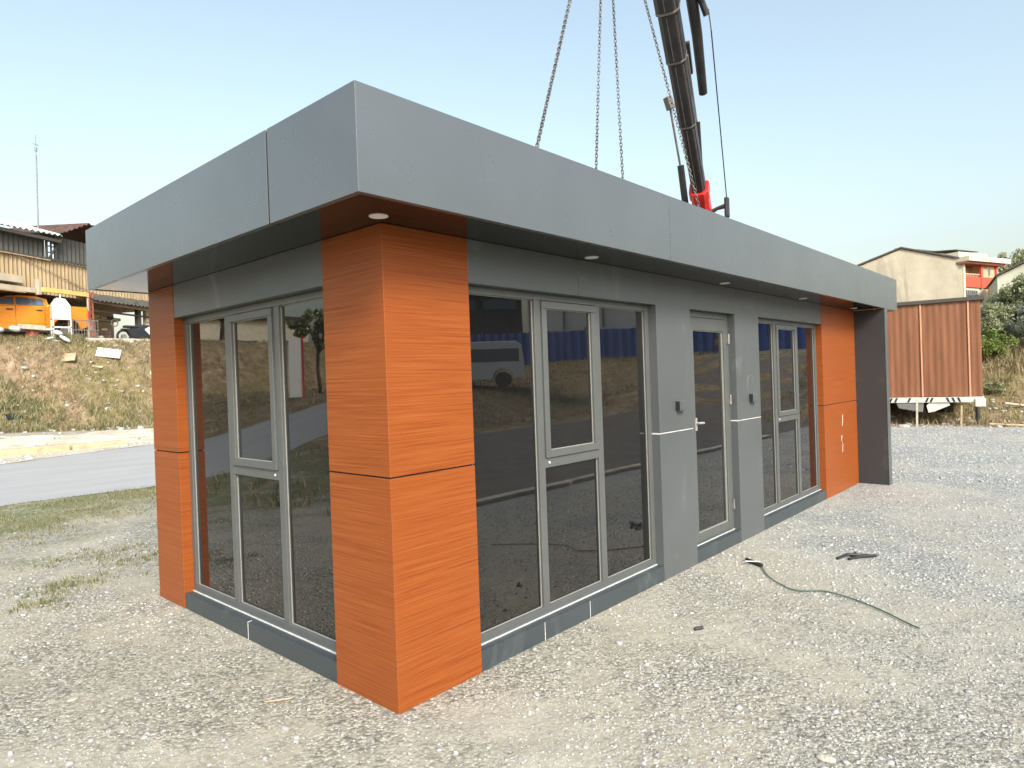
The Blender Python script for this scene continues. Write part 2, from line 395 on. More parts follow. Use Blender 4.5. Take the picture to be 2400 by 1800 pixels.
# ------------------------------------------------------------------ gravel stones
def ico():
    p = (1+5**.5)/2
    V = np.array([(-1,p,0),(1,p,0),(-1,-p,0),(1,-p,0),(0,-1,p),(0,1,p),(0,-1,-p),(0,1,-p),(p,0,-1),(p,0,1),(-p,0,-1),(-p,0,1)], float)
    V /= np.linalg.norm(V[0])
    F = np.array([(0,11,5),(0,5,1),(0,1,7),(0,7,10),(0,10,11),(1,5,9),(5,11,4),(11,10,2),(10,7,6),(7,1,8),(3,9,4),(3,4,2),(3,2,6),(3,6,8),(3,8,9),(4,9,5),(2,4,11),(6,2,10),(8,6,7),(9,8,1)])
    return V, F
IV, IF = ico()
def scatter_stones(name, P, S, mat, sink=.35, flat=.62):
    n = len(P)
    V = np.repeat(IV[None], n, 0)*(1+rng.uniform(-.28, .28, (n, 12, 1)))
    sc = np.stack([np.ones(n)*1., rng.uniform(.6, 1, n), rng.uniform(.38, .8, n)*flat*1.3], 1)
    V *= sc[:, None, :]
    a = rng.uniform(0, 2*np.pi, n); b = rng.normal(0, .3, n)
    cb, sb = np.cos(b)[:, None], np.sin(b)[:, None]
    x, z = V[..., 0]*cb-V[..., 2]*sb, V[..., 0]*sb+V[..., 2]*cb
    ca_, sa = np.cos(a)[:, None], np.sin(a)[:, None]
    y = V[..., 1]; V = np.stack([x*ca_-y*sa, x*sa+y*ca_, z], -1)
    V = V*S[:, None, None]+P[:, None, :]; V[..., 2] += (S*(.5-sink)*flat)[:, None]
    F = (IF[None]+(np.arange(n)*12)[:, None, None]).reshape(-1, 3)
    return np_mesh(name, V.reshape(-1, 3), F, mat)
CX, CY = -1.967, -2.5785
def sample_view(n, rmin, rmax, a0, a1, power=1.0):
    """positions fanned over the open ground beside the cabin"""
    r = rmin+(rmax-rmin)*rng.uniform(0, 1, n)**power; a = np.radians(rng.uniform(a0, a1, n))
    return CX+r*np.cos(a), CY+r*np.sin(a)
def outside_cabin(x, y): return ~((x > -.01) & (x < 8.12) & (y > -.01) & (y < 3)) & ~((x > 7.9) & (x < 8.15) & (y > -.4) & (y < 3.1))
def patch(x, y): return .5+.5*wob(x, y, 1.9, 7)*.6+.5*wob(x, y, 4.7, 2)*.4
x, y = sample_view(200000, 2.1, 12, -2, 86, 1.0)
east = np.clip((x-.6*y-.2)/3, 0, 1)
keep = outside_cabin(x, y) & (rng.uniform(0, 1, len(x)) < (.12+.30*east+.62*np.clip(patch(x, y)*1.5-.42, 0, 1))) & (y < 5.5+.55*x)
x, y = x[keep], y[keep]
S = .0040*np.exp(rng.normal(0, .5, len(x)))*(1+.35*(np.hypot(x-CX, y-CY) > 5))
S = np.clip(S, .0025, .02)
st = scatter_stones('gravel', np.stack([x, y, height(x, y)], 1), S, M['stone'])
tag(st, 'loose pale grey gravel strewn over the yard', 'gravel', kind='stuff')
x, y = sample_view(900, 2.1, 14, -2, 86, .9); k = outside_cabin(x, y) & (y < 8+.5*x); x, y = x[k], y[k]
S = np.clip(.013*np.exp(rng.normal(0, .35, len(x))), .008, .03)
st2 = scatter_stones('pebbles', np.stack([x, y, height(x, y)], 1), S, M['stone'])
tag(st2, 'bigger loose pebbles dotted over the gravel yard', 'pebbles', kind='stuff')
x, y = sample_view(26000, 10.5, 21, -1, 16, .8); k = (x > 8.6) & (x < 18.3) & (rng.uniform(0, 1, len(x)) < .25+.75*patch(x*.6, y*.6)); x, y = x[k], y[k]
st4 = scatter_stones('coarse_gravel', np.stack([x, y, height(x, y)], 1), np.clip(.010*np.exp(rng.normal(0, .45, len(x))), .005, .035), M['stone'])
tag(st4, 'coarser grey gravel spread towards the brown cabin', 'gravel', kind='stuff')
# rubble on the bank, the pavement and the east slope
bx = np.concatenate([rng.uniform(2, 10, 420), rng.uniform(1, 9, 380), rng.uniform(17.5, 28, 500)])
by = np.concatenate([rng.uniform(22, 27, 420), rng.uniform(17, 22, 380), rng.uniform(-4, 3.5, 500)])
k = (bx > 12) | (by > 16.3+.5*bx) | (by > 19.4); bx, by = bx[k], by[k]
S = np.clip(.045*np.exp(rng.normal(0, .55, len(bx))), .02, .16)
M['rub'] = stone_mat(); M['rub'].name = 'rubble'
st3 = scatter_stones('rubble', np.stack([bx, by, height(bx, by)], 1), S, M['rub'])
tag(st3, 'scattered broken stones and rubble on the verges and banks', 'rubble', kind='stuff')
# distinct stones
def rock(x, y, s, lab, fl=.6, mat='kerb'):
    o = scatter_stones('stone', np.array([[0,0,0.]]), np.array([s]), M[mat], .3, fl); o.location = (x, y, float(height(x, y)))
    b = o.modifiers.new('s', 'SUBSURF'); b.levels = b.render_levels = 2
    tag(o, lab, 'stone', 'larger pale stones'); return o
rock(.86, -1.69, .048, 'flat cream stone at the bottom edge of the gravel, right of centre')
rock(-.97, 1.49, .045, 'flat white stone on the dusty ground left of the cabin', .4)
rock(17.35, 1.35, .17, 'white stone at the foot of the pale stake by the brown cabin')
rock(6.86, 26.0, .12, 'pale stone high on the bank near the kerb wall')

# ------------------------------------------------------------------ grass blades
def blades(name, P, H, W, mat, lean=.5):
    n = len(P); a = rng.uniform(0, 2*np.pi, n); l = rng.uniform(.1, lean, n)*H; la = rng.uniform(0, 2*np.pi, n)
    dx, dy = np.cos(a)*W, np.sin(a)*W
    B = np.stack([l*np.cos(la), l*np.sin(la), H], 1)
    Mi = B*.5; Mi[:, 2] = H*.62; Mi[:, :2] *= .6
    sd = np.stack([dx, dy, np.zeros(n)], 1)
    V = np.stack([P-sd, P+sd, P+Mi+sd*.7, P+Mi-sd*.7, P+B], 1)
    o = np.arange(n)*5
    F = np.concatenate([np.stack([o, o+1, o+2], 1), np.stack([o, o+2, o+3], 1), np.stack([o+3, o+2, o+4], 1)])
    return np_mesh(name, V.reshape(-1, 3), F, mat)
def tufts(cx, cy, per, spread):
    n = len(cx); x = np.repeat(cx, per)+rng.normal(0, spread, n*per); y = np.repeat(cy, per)+rng.normal(0, spread, n*per)
    return x, y
# bank
cx = rng.uniform(1.5, 11, 2000); cy = rng.uniform(22.2, 27.2, 2000)
k = (wob(cx, cy, .9, 9)+rng.normal(0, .35, len(cx))) > -.25; x, y = tufts(cx[k], cy[k], 9, .10)
P = np.stack([x, y, height(x, y)-.01], 1); g = blades('dry_grass', P, rng.uniform(.06, .22, len(P)), .011, M['dry'], 1.6)
tag(g, 'dry straw coloured grass tangled over the earth bank', 'dry grass', kind='stuff')
cx = np.concatenate([rng.uniform(2, 10, 170), rng.normal(5.35, .3, 60), rng.normal(3.3, .35, 70)]); cy = np.concatenate([rng.uniform(22.3, 24, 170), rng.normal(26.4, .2, 60), rng.normal(23.9, .3, 70)])
x, y = tufts(cx, cy, 14, .08)
P = np.stack([x, y, height(x, y)-.01], 1); g = blades('green_weeds', P, rng.uniform(.08, .3, len(P)), .014, M['weed'], 1.0)
tag(g, 'green weeds growing in patches on the earth bank', 'weeds', kind='stuff')
# verge this side of the road
cx = rng.uniform(-1.5, 5, 2600); cy = rng.uniform(3.5, 9.6, 2600)
k = (sst(4.5, 7.5, cy-.55*cx)+.5*wob(cx, cy, 1.7, 4)+rng.normal(0, .2, len(cx))) > .75; x, y = tufts(cx[k], cy[k], 10, .06)
cx2 = np.concatenate([rng.normal(a, b, n_) for a, b, n_ in ((-.3,.22,60),(.35,.2,45),(-.7,.15,30),(.1,.35,60),(.5,.15,20))]); cy2 = np.concatenate([rng.normal(a, b, n_) for a, b, n_ in ((3.9,.12,60),(4.35,.12,45),(3.5,.1,30),(4.9,.2,60),(3.35,.08,20))])
x2, y2 = tufts(cx2, cy2, 9, .035); x = np.concatenate([x, x2]); y = np.concatenate([y, y2])
k = (y < 9.5) & outside_cabin(x, y); x, y = x[k], y[k]
P = np.stack([x, y, height(x, y)-.004], 1); g = blades('low_grass', P, rng.uniform(.012, .055, len(P)), .004, M['weed'], 1.6)
tag(g, 'sparse low green grass on the verge beside the road', 'grass', kind='stuff')
# east slope
cx = rng.uniform(17.6, 34, 3800); cy = rng.uniform(-6, 3.6, 3800)
k = rng.uniform(0, 1, len(cx)) < (.25+.75*sst(19, 27, cx)); x, y = tufts(cx[k], cy[k], 8, .12)
hh = rng.uniform(.06, .22, len(x))+sst(21, 28, x)*rng.uniform(.1, .6, len(x))
P = np.stack([x, y, height(x, y)-.01], 1); g = blades('tall_dry_grass', P, hh, .014, M['dry'], .9)
tag(g, 'tall dry grass on the slope behind the brown cabin', 'dry grass', kind='stuff')

# ------------------------------------------------------------------ trees and bushes
def leaves(name, clumps, per, size, mat, parent):
    """clumps: list of (centre, radius)"""
    Vs = []
    for c, r in clumps:
        d = rng.normal(0, 1, (per, 3)); d /= np.linalg.norm(d, axis=1)[:, None]
        Vs.append(np.array(c)+d*(r*rng.uniform(.3, 1, per)**.6)[:, None])
    P = np.concatenate(Vs); n = len(P)
    a = rng.normal(0, 1, (n, 3)); a /= np.linalg.norm(a, axis=1)[:, None]
    b = np.cross(a, rng.normal(0, 1, (n, 3))); b /= np.linalg.norm(b, axis=1)[:, None]
    s = (size*rng.uniform(.5, 1.3, n))[:, None]
    V = np.stack([P-a*s, P+b*s*.45, P+a*s, P-b*s*.45], 1)
    F = np.arange(n*4).reshape(n, 4)
    return np_mesh(name, V.reshape(-1, 3), F, mat, parent)
def plant(name, label, cat, loc, rad, mat, nclump=40, per=90, size=.07, trunk=1.2, group=None, tr=.06):
    t = thing(name, label, cat, loc, 0, group)
    rx, ry, rz = rad; cz = trunk+rz*.75
    cl = []
    for i in range(nclump):
        d = rng.normal(0, 1, 3); d /= np.linalg.norm(d); q = rng.uniform(.35, 1)
        cl.append(((d[0]*rx*q, d[1]*ry*q, cz+d[2]*rz*q), rng.uniform(.14, .34)*min(rad)))
    m = MB(); m.tube([(0,0,-.2),(.05,.03,trunk*.5),(-.04,.05,trunk),(0,0,cz)], [tr*1.3, tr, tr*.8, tr*.3], 8)
    for c, r in cl[::4]:
        m.tube([(0,0,trunk*.8+.1*cz*.3), (c[0]*.5, c[1]*.5, (c[2]+trunk)*.5+.1), c], [tr*.5, tr*.3, tr*.1], 6)
    m.build('trunk', M['bark'], t, smooth=True)
    leaves('crown', cl, per, size, M[mat], t)
    return t
def hz(x, y): return float(height(x, y))
G = 'bushes on the slope behind the brown cabin'
plant('bush', 'tall olive green bush at the right edge behind the brown cabin', 'bush', (28.5,-.75,hz(28.5,-.75)), (1.6,1.5,1.1), 'leaf', 110, 220, .06, .3, G)
plant('bush', 'olive bush touching the brown cabin roof corner', 'bush', (27.0,.35,hz(27.0,.35)), (1.0,.9,.75), 'leaf', 60, 180, .055, .3, G)
plant('bush', 'bright green low bush beside the brown cabin', 'bush', (25.2,.45,hz(25.2,.45)-.15), (.8,.85,.62), 'leaf2', 50, 170, .045, .2, G, .03)
plant('bush', 'grey green bush in front of the tall olive one', 'bush', (26.4,-.75,hz(26.4,-.75)), (.9,.7,.8), 'leaf3', 40, 150, .05, .4, G, .04)
plant('bush', 'small dark weed clump on the dirt beside the brown cabin', 'bush', (22.2,.05,hz(22.2,.05)-.1), (.45,.5,.3), 'leaf', 20, 80, .05, .1, G, .02)
plant('bush', 'olive bush higher on the slope beyond the tall one', 'bush', (33,-1.8,hz(33,-1.8)), (2.0,2.0,1.6), 'leaf', 50, 110, .1, .8, G)
plant('pine_tree', 'dark tree behind the red and cream building', 'tree', (66.5,2.9,5.2), (1.8,1.6,1.7), 'leaf', 26, 90, .14, 3.0, None, .15)

# ------------------------------------------------------------------ the office cabin
CAB = thing('office_cabin', 'single storey grey and orange office cabin with tinted windows and deep silver fascia', 'cabin')
H1, H2 = 2.369, 2.812
def col(name, x0, x1, y0, y1, zj=1.14, lab=None):
    c = MB().box(x0+.012, x1-.012, y0+.012, y1-.012, -.03, H1-.0).build(name, M['gap'], CAB)
    if lab: c['label'] = lab
    MB().box(x0, x1, y0, y1, -.03, zj-.004).build('cladding', M['wood'], c, bevel=.003)
    MB().box(x0, x1, y0, y1, zj+.004, H1+.003).build('cladding', M['wood'], c, bevel=.003)
    return c
col('column', 0, .575, 0, .525, 1.14, 'wood effect orange column at the near corner')
col('column', 0, .45, 2.497, 2.97, 1.143, 'wood effect orange column at the left end')
cr = col('column', 6.562, 7.958, 0, .5, 1.14, 'wide wood effect orange column at the far end')
# scratches on the far column
for q in (((7.30,.98),(7.27,.84)),((7.24,.72),(7.22,.66),(7.27,.60),(7.25,.50))):
    MB().tube([(a,-.001,b) for a, b in q], .004, 5).build('scratch', M['edge'], cr)
# dark core behind everything
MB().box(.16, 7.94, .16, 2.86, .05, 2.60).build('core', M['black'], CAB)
# plinth
for a, b in ((.577,1.126),(1.129,1.60),(1.603,2.588),(3.152,4.038),(4.602,6.56)): MB().box(a, b, .004, .15, -.03, .112).build('plinth', M['plinth'], CAB, bevel=.002)
for a, b in ((.527,1.525),(1.529,2.495)): MB().box(.004, .15, a, b, -.03, .112).build('plinth', M['plinth'], CAB, bevel=.002)
# sealant in the plinth joints
s = MB(); s.box(.003,.01,1.524,1.530,0,.11); s.box(.003,.03,1.524,1.530,.1105,.1135); s.build('joint_sealant', M['seal'], CAB)
for x_ in (1.1275,1.6015): MB().box(x_-.002,x_+.002,.003,.01,0,.11).build('joint_sealant', M['seal'], CAB)
# piers and lintels
def pier(x0, x1):
    p = MB().box(x0, x1, .003, .15, -.03, 1.131).build('wall_panel', M['wall'], CAB, bevel=.002)
    MB().box(x0, x1, .003, .15, 1.139, H1+.003).build('wall_panel', M['wall'], CAB, bevel=.002)
    MB().box(x0, x1, .007, .148, 1.129, 1.141).build('joint_strip', M['seal'], p)
pier(2.590, 3.150); pier(4.040, 4.600)
for a, b in ((.577,1.590),(1.593,2.5885),(3.1515,4.0385),(4.6015,5.585),(5.588,6.560)):
    MB().box(a, b, .003, .15, 2.1315, H1+.003).build('lintel_panel', M['wall'], CAB, bevel=.002)
MB().box(.003, .15, .527, 2.495, 2.1315, H1+.003).build('lintel_panel', M['wall'], CAB, bevel=.002)
# rear and end walls
MB().box(.12, 7.96, 2.86, 2.95, -.03, 2.6).build('rear_wall', M['wall'], CAB)
MB().box(.452, .8, 2.50, 2.949, -.03, 2.36).build('rear_wall', M['wall'], CAB)
w = MB().box(7.962, 8.10, -.371, 2.97, -.02, H1-.003).build('wing_wall', M['dark'], CAB, bevel=.003)
MB().box(7.958, 8.104, -.378, -.3715, -.02, H1-.003).build('edge_trim', M['wall'], w)
# fascia: boards with a fine open joint, backed by a dark batten
T = .03
def board(x0, x1, y0, y1): return MB().box(x0, x1, y0, y1, H1, H2).build('fascia_panel', M['fascia'], CAB, bevel=.0008)
XL, YF, XR, YB = -.389, -.373, 8.70, 3.05
MB().prism([(XL,YF),(2.152,YF),(2.152,YF+T),(XL+T,YF+T),(XL+T,.332),(XL,.332)], H1, H2, 'z').build('fascia_panel', M['fascia'], CAB, bevel=.0012)   # folded round the corner
board(2.156, XR, YF, YF+T)
board(XL, XL+T, .346, YB-.031)
board(XR-T, XR, YF+T+.001, YB); board(XL, XR-T-.001, YB-T, YB)
MB().box(XL+.0006, XL+.05, .3325, .3455, H1+.004, H2-.01).build('joint_backing', M['gap'], CAB)
MB().box(2.151, 2.157, YF+.004, YF+.05, H1+.004, H2-.01).build('joint_backing', M['gap'], CAB)
MB().box(XL+T+.001, XR-T-.001, YF+T+.001, YB-T-.001, H1+.004, H1+.016).build('soffit', M['soffit'], CAB)
MB().box(XL+T+.001, XR-T-.001, YF+T+.001, YB-T-.001, 2.66, 2.70).build('roof', M['roof'], CAB)
# windows -------------------------------------------------
def window(name, T4, u0, u1, z0, z1, m1, m2, tz=None, sash=True, lab=None):
    """opening u0..u1 by z0..z1, local x along the wall, local y into the wall; m1, m2 = mullion ranges"""
    f = MB(); F0, F1 = .0, .05; e = .052
    f.box(u0, u1, F0, F1, z0, z0+e, T4); f.box(u0, u1, F0, F1, z1-e*.8, z1, T4)
    f.box(u0, u0+e, F0+.0005, F1, z0+e, z1-e*.8, T4); f.box(u1-e, u1, F0+.0005, F1, z0+e, z1-e*.8, T4)
    for a, b in (m1, m2): f.box(a, b, F0+.0005, F1, z0+e, z1-e*.8, T4)
    f.box(m1[1], m2[0], F0+.001, F1, 1.03, 1.09, T4)
    # raised glazing bead, paler than the frame
    w = f.build(name, M['frame'], CAB, bevel=.003)
    if lab: w['label'] = lab
    # glass
    def pane(a, b, c, d, y=.024):
        MB().box(a-.004, b+.004, y, y+.006, c-.004, d+.004, T4).build('glass_pane', M['glass'], w)
        bd = MB(); t = .0045; q = (y-.005, y-.0005)
        bd.box(a, b, *q, c, c+t, T4); bd.box(a, b, *q, d-t, d, T4); bd.box(a, a+t, *q, c+t, d-t, T4); bd.box(b-t, b, *q, c+t, d-t, T4)
        bd.build('glazing_bead', M['bead'], w)
    zb, zt = z0+e, z1-e*.8
    pane(u0+e, m1[0], zb, zt); pane(m2[1], u1-e, zb, zt); pane(m1[1], m2[0], zb, 1.03)
    # opening sash, proud of the frame
    a, b, c, d = m1[1]+.004, m2[0]-.004, 1.092, zt-.004; e2 = .046
    s = MB(); y0, y1 = -.012, .03
    s.box(a, b, y0, y1, c, c+e2, T4); s.box(a, b, y0, y1, d-e2, d, T4); s.box(a, a+e2, y0+.0005, y1, c+e2, d-e2, T4); s.box(b-e2, b, y0+.0005, y1, c+e2, d-e2, T4)
    s.build('sash', M['frame'], w, bevel=.003)
    pane(a+e2, b-e2, c+e2, d-e2, .012)
    MB().tube([T4 @ Vector((m1[1]+.035, -.002, 1.062)), T4 @ Vector((m1[1]+.035, -.006, 1.062))], .008, 10).build('screw_cap', M['white'], w)
    return w
for a, b in ((.577,2.588),(3.152,4.038),(4.602,6.56)): MB().box(a, b, .062, .0695, .1125, .1185).build('joint_sealant', M['seal'], CAB)
MB().box(.062, .0695, .527, 2.495, .1125, .1185).build('joint_sealant', M['seal'], CAB)
TR = Matrix.Translation((0, .07, 0))
window('window', TR, .577, 2.589, .113, 2.130, (1.208,1.268), (1.858,1.920), lab='wide window nearest the corner column on the long side')
window('window', TR, 4.601, 6.561, .113, 2.130, (5.177,5.24), (5.85,5.912), lab='window beside the far orange column')
# end wall: local x runs along -y of the world so that the wall faces -x
TL = Matrix.Translation((.07, 0, 0)) @ Matrix(((0,1,0,0),(1,0,0,0),(0,0,1,0),(0,0,0,1)))
window('window', TL, .526, 2.496, .113, 2.130, (1.128,1.190), (1.776,1.84), lab='window in the short end wall')
# door
f = MB(); f.box(3.151,3.205,.07,.12,.113,2.130); f.box(3.985,4.039,.07,.12,.113,2.130); f.box(3.205,3.985,.0705,.12,2.078,2.130); f.box(3.205,3.985,.0705,.12,.113,.135)
D = f.build('door', M['frame'], CAB, bevel=.003)
f = MB(); f.box(3.21,3.30,.056,.10,.138,2.074); f.box(3.905,3.98,.056,.10,.138,2.074); f.box(3.30,3.905,.0565,.10,.138,.212); f.box(3.30,3.905,.0565,.10,1.965,2.074)
f.build('door_leaf', M['frame'], D, bevel=.003)
MB().box(3.296,3.909,.082,.088,.208,1.969).build('glass_pane', M['glass'], D)
f = MB(); f.box(3.30,3.905,.070,.0815,.212,.219); f.box(3.30,3.905,.070,.0815,1.958,1.965); f.box(3.30,3.307,.070,.0815,.219,1.958); f.box(3.898,3.905,.070,.0815,.219,1.958)
f.build('glazing_bead', M['bead'], D)
h = MB(); h.box(3.285,3.315,.050,.058,1.10,1.21); h.tube([(3.30,.05,1.165),(3.30,.02,1.165),(3.315,.014,1.165),(3.365,.014,1.163)], .010, 10)
h.build('door_handle', M['bead'], D, smooth=False)
for z in (.36, 1.335, 1.90):
    h = MB(); h.tube([(3.99,.045,z-.045),(3.99,.045,z+.045)], .011, 10); h.box(3.97,4.012,.052,.056,z-.04,z+.04); h.build('hinge', M['steel'], D)
# downlights
for i, x_ in enumerate((-.08, 1.62, 3.64, 5.65, 7.61)):
    d = MB(); n = 24
    cz = H1+.003
    d.tube([(x_,-.09,cz+.004),(x_,-.09,cz-.0025)], .045, n)
    d.build('downlight', M['white'], CAB, bevel=.002)
m = MB().tube([(4.36+.075*math.cos(a), .0028, 1.47+.085*math.sin(a)) for a in [R(20+k*16) for k in range(14)]], .0022, 5).build('scuff_mark', M['scuff'], CAB)
# entry boxes
for x_, z_ in ((2.905,1.337),(4.372,1.335)):
    o = MB().box(x_-.05, x_+.05, -.040, .0025, z_-.042, z_+.042).build('socket_box', M['wall'], CAB, bevel=.006)
    MB().box(x_-.0535, x_-.0505, -.034, .0024, z_-.036, z_+.036).build('side_shade', M['black'], o)  # black plate: shade on the box's left side, put in as colour
    MB().box(x_-.04, x_+.04, -.0435, -.0405, z_-.034, z_+.034).build('flap', M['wall'], o, bevel=.002)

# ------------------------------------------------------------------ chains and crane
HOOK = Vector((3.97, 1.2, 7.1))
def chain(a, b, label, pitch=.036):
    a = Vector(a); b = Vector(b); L = (b-a).length; n = int(L/pitch); t = (b-a)/L
    s1 = t.cross(Vector((.7,-.7,.1))).normalized(); s2 = t.cross(s1)
    V = []; F = []
    rw = .0050; hl = pitch*.5+.0055; hw = .0125
    ring = []
    for k in range(10):
        q = 2*math.pi*k/10
        ring.append((math.cos(q)*hw, math.sin(q)*hw+(hl-hw if math.sin(q) > 0.01 else (-(hl-hw) if math.sin(q) < -.01 else 0))))
    mb = MB()
    for i in range(n):
        c = a+t*(i+.5)*pitch; ang = (i % 2)*math.pi/2+.35+i*.02
        e = s1*math.cos(ang)+s2*math.sin(ang); nrm = t.cross(e)
        o = len(mb.v)
        for k in range(10):
            p = c+e*ring[k][0]+t*ring[k][1]
            k0, k1 = ring[k-1], ring[(k+1) % 10]
            tg = (e*(k1[0]-k0[0])+t*(k1[1]-k0[1])).normalized(); out = tg.cross(nrm)
            for j in range(4):
                w = math.pi/2*j+.78; mb.v.append(tuple(p+(out*math.cos(w)+nrm*math.sin(w))*rw))
        for k in range(10):
            k2 = (k+1) % 10
            for j in range(4):
                j2 = (j+1) % 4; mb.f.append((o+k*4+j, o+k*4+j2, o+k2*4+j2, o+k2*4+j)); mb.mi.append(0)
    o = mb.build('lifting_chain', M['chain'], None, smooth=True)
    tag(o, label, 'chain', 'lifting chains holding the cabin'); return o
LUGS = [((1.4,.3,2.72), 'leftmost steel lifting chain, slanting down to the cabin roof'), ((3.51,1.2,2.72), 'second lifting chain from the left, hanging almost straight'),
        ((4.14,1.2,2.72), 'third lifting chain from the left, right of the almost straight one'), ((4.97,.6,2.72), 'rightmost lifting chain, crossing in front of the crane boom')]
for p, lab in LUGS:
    q = MB(); q.box(p[0]-.07,p[0]+.07,p[1]-.07,p[1]+.07,2.701,2.708); q.box(p[0]-.03,p[0]+.03,p[1]-.006,p[1]+.006,2.7,2.76)
    q.build('lifting_lug', M['steel'], CAB)
    chain(p, HOOK, lab)
CR = thing('crane', 'loader crane with dark telescopic boom and red base standing behind the cabin', 'crane', (10.5, 3.33, 0))
inv = Matrix.Translation((-10.5, -3.33, 0))
P0 = Vector((10.5, 3.33, 4.59)); P1 = Vector((3.97, 1.2, 9.74)); U = (P1-P0).normalized()
CAMV = Vector((-1.967,-2.5785,1.6))
SD = U.cross(Vector((0,0,1))).normalized(); UPV = SD.cross(U)
def boomsec(s0, s1, w, name, mat, h=None):
    h = h or w*1.15; a = P0+U*s0; b = P0+U*s1; m = MB()
    vs = []
    prof = [(-.5,-.28),(-.28,-.5),(.28,-.5),(.5,-.28),(.5,.4),(.38,.5),(-.38,.5),(-.5,.4)]
    for p in (a, b):
        for i, j in prof: vs.append(inv @ (p+SD*(i*w)+UPV*(j*h)))
    n = len(prof)
    m.add(vs, [tuple(range(n-1,-1,-1)), tuple(range(n,2*n))]+[(i,(i+1)%n,(i+1)%n+n,i+n) for i in range(n)])
    return m.build(name, M[mat], CR, bevel=.008)
boomsec(-.2, .82, .32, 'boom_foot', 'red')
boomsec(.66, .84, .36, 'boom_collar', 'red')
boomsec(.8, 2.3, .25, 'boom_section', 'boom'); boomsec(2.22, 3.5, .28, 'boom_section', 'boom')
boomsec(3.42, 4.3, .31, 'boom_section', 'boom'); boomsec(4.22, 9.0, .35, 'boom_section', 'boom')
for s_, w_ in ((2.24,.29),(3.44,.32),(4.24,.36)):
    boomsec(s_, s_+.035, w_, 'boom_collar', 'boom_edge'); 
# folds running along the sections
m = MB()
for s0, s1, w_ in ((.9,2.2,.25),(2.3,3.4,.28),(3.5,4.2,.31),(4.3,9,.35)):
    for i in (.40,-.05):
        a = P0+U*s0+SD*(i*w_*-1)-UPV*(w_*.585); b = P0+U*s1+SD*(i*w_*-1)-UPV*(w_*.585)
        m.beam(inv @ a, inv @ b, .014, .014, tuple(UPV))
m.build('weld_strip', M['boom_edge'], CR)
def tb(pts, r, name, mat, seg=10):
    return MB().tube([inv @ Vector(p) for p in pts], r, seg).build(name, M[mat], CR, smooth=False)
tb([(9.42,3.44,6.65),(9.95,3.52,5.55)], .022, 'cylinder_rod', 'boom_edge')
tb([(9.90,3.50,5.62),(10.4,3.62,4.4)], .065, 'cylinder', 'boom')
m = MB(); m.beam(inv @ Vector((9.38,3.46,6.78)), inv @ Vector((9.46,3.43,6.56)), .13, .12); m.build('cylinder_bracket', M['boom_edge'], CR, bevel=.01)
tb([(9.98,3.10,5.1),(9.52,2.92,6.2)], .03, 'hydraulic_pipe', 'boom')
tb([(9.6,2.98,6.1),(8.75,2.72,7.1),(8.6,2.72,6.9)], .02, 'hydraulic_pipe', 'boom_edge')
m = MB(); m.beam(inv @ Vector((9.05,2.83,6.9)), inv @ Vector((8.68,2.7,7.28)), .12, .1); m.build('hose_guard', M['boom'], CR, bevel=.01)
tb([(7.45,2.02,7.65),(8.15,2.24,7.05),(8.92,2.53,6.42)], [.095,.085,.072], 'extension_cylinder', 'boom', 14)
m = MB(); m.beam(inv @ Vector((7.95,2.2,7.28)), inv @ Vector((8.5,2.4,6.82)), .02, .02); m.build('extension_pipe', M['boom_edge'], CR)
tb([(7.6,2.0,7.5),(7.82,1.98,7.32),(7.9,1.95,7.15)], .05, 'sheave', 'black')
tb([(7.82,1.98,7.32),(7.95,1.94,7.25),(8.0,1.93,6.95),(10.5,2.86,4.98)], .011, 'winch_rope', 'black', 6)
m = MB(); m.box(-.06,.06,-.04,.04,-.28,.12, Matrix.Translation((0,-.47,4.86))); m.build('hook_block', M['boom'], CR, bevel=.03)
tb([(10.5,2.86,4.62),(10.53,2.86,4.52),(10.57,2.86,4.50),(10.60,2.86,4.56)], .018, 'hook', 'black')
tb([(10.5,2.86,4.82),(10.47,3.05,4.79),(10.44,3.25,4.70)], [.05,.035,.05], 'rope_arm', 'boom')
# crane column, truck bed and outriggers standing on the yard
m = MB(); m.box(-.25,.3,-.05,.45,1.1,4.5); m.build('crane_column', M['red'], CR, bevel=.03)
m = MB(); m.box(-1.6,4.5,-.9,1.3,.75,1.1); m.build('truck_chassis', M['boom'], CR, bevel=.02)
for wx in (-.9, 2.6, 3.8):
    MB().tube([(wx,-.85,.5),(wx,-.55,.5)], .5, 24).build('wheel', M['rubber'], CR)
    MB().tube([(wx,.95,.5),(wx,1.25,.5)], .5, 24).build('wheel', M['rubber'], CR)
# hook rope from the boom tip to the master link
HB = thing('crane_hook', 'steel crane hook above the cabin gathering the four chains', 'hook', tuple(HOOK))
MB().tube([(0,0,.35),(0,0,2.45)], .014, 8).build('rope', M['black'], HB)
MB().box(-.09,.09,-.06,.06,.12,.36).build('block', M['red'], HB, bevel=.02)
MB().tube([(0,0,.14),(0,0,.05),(.05,0,.0),(.03,0,-.06),(-.03,0,-.06),(-.05,0,-.02)], .016, 8).build('hook', M['steel'], HB)

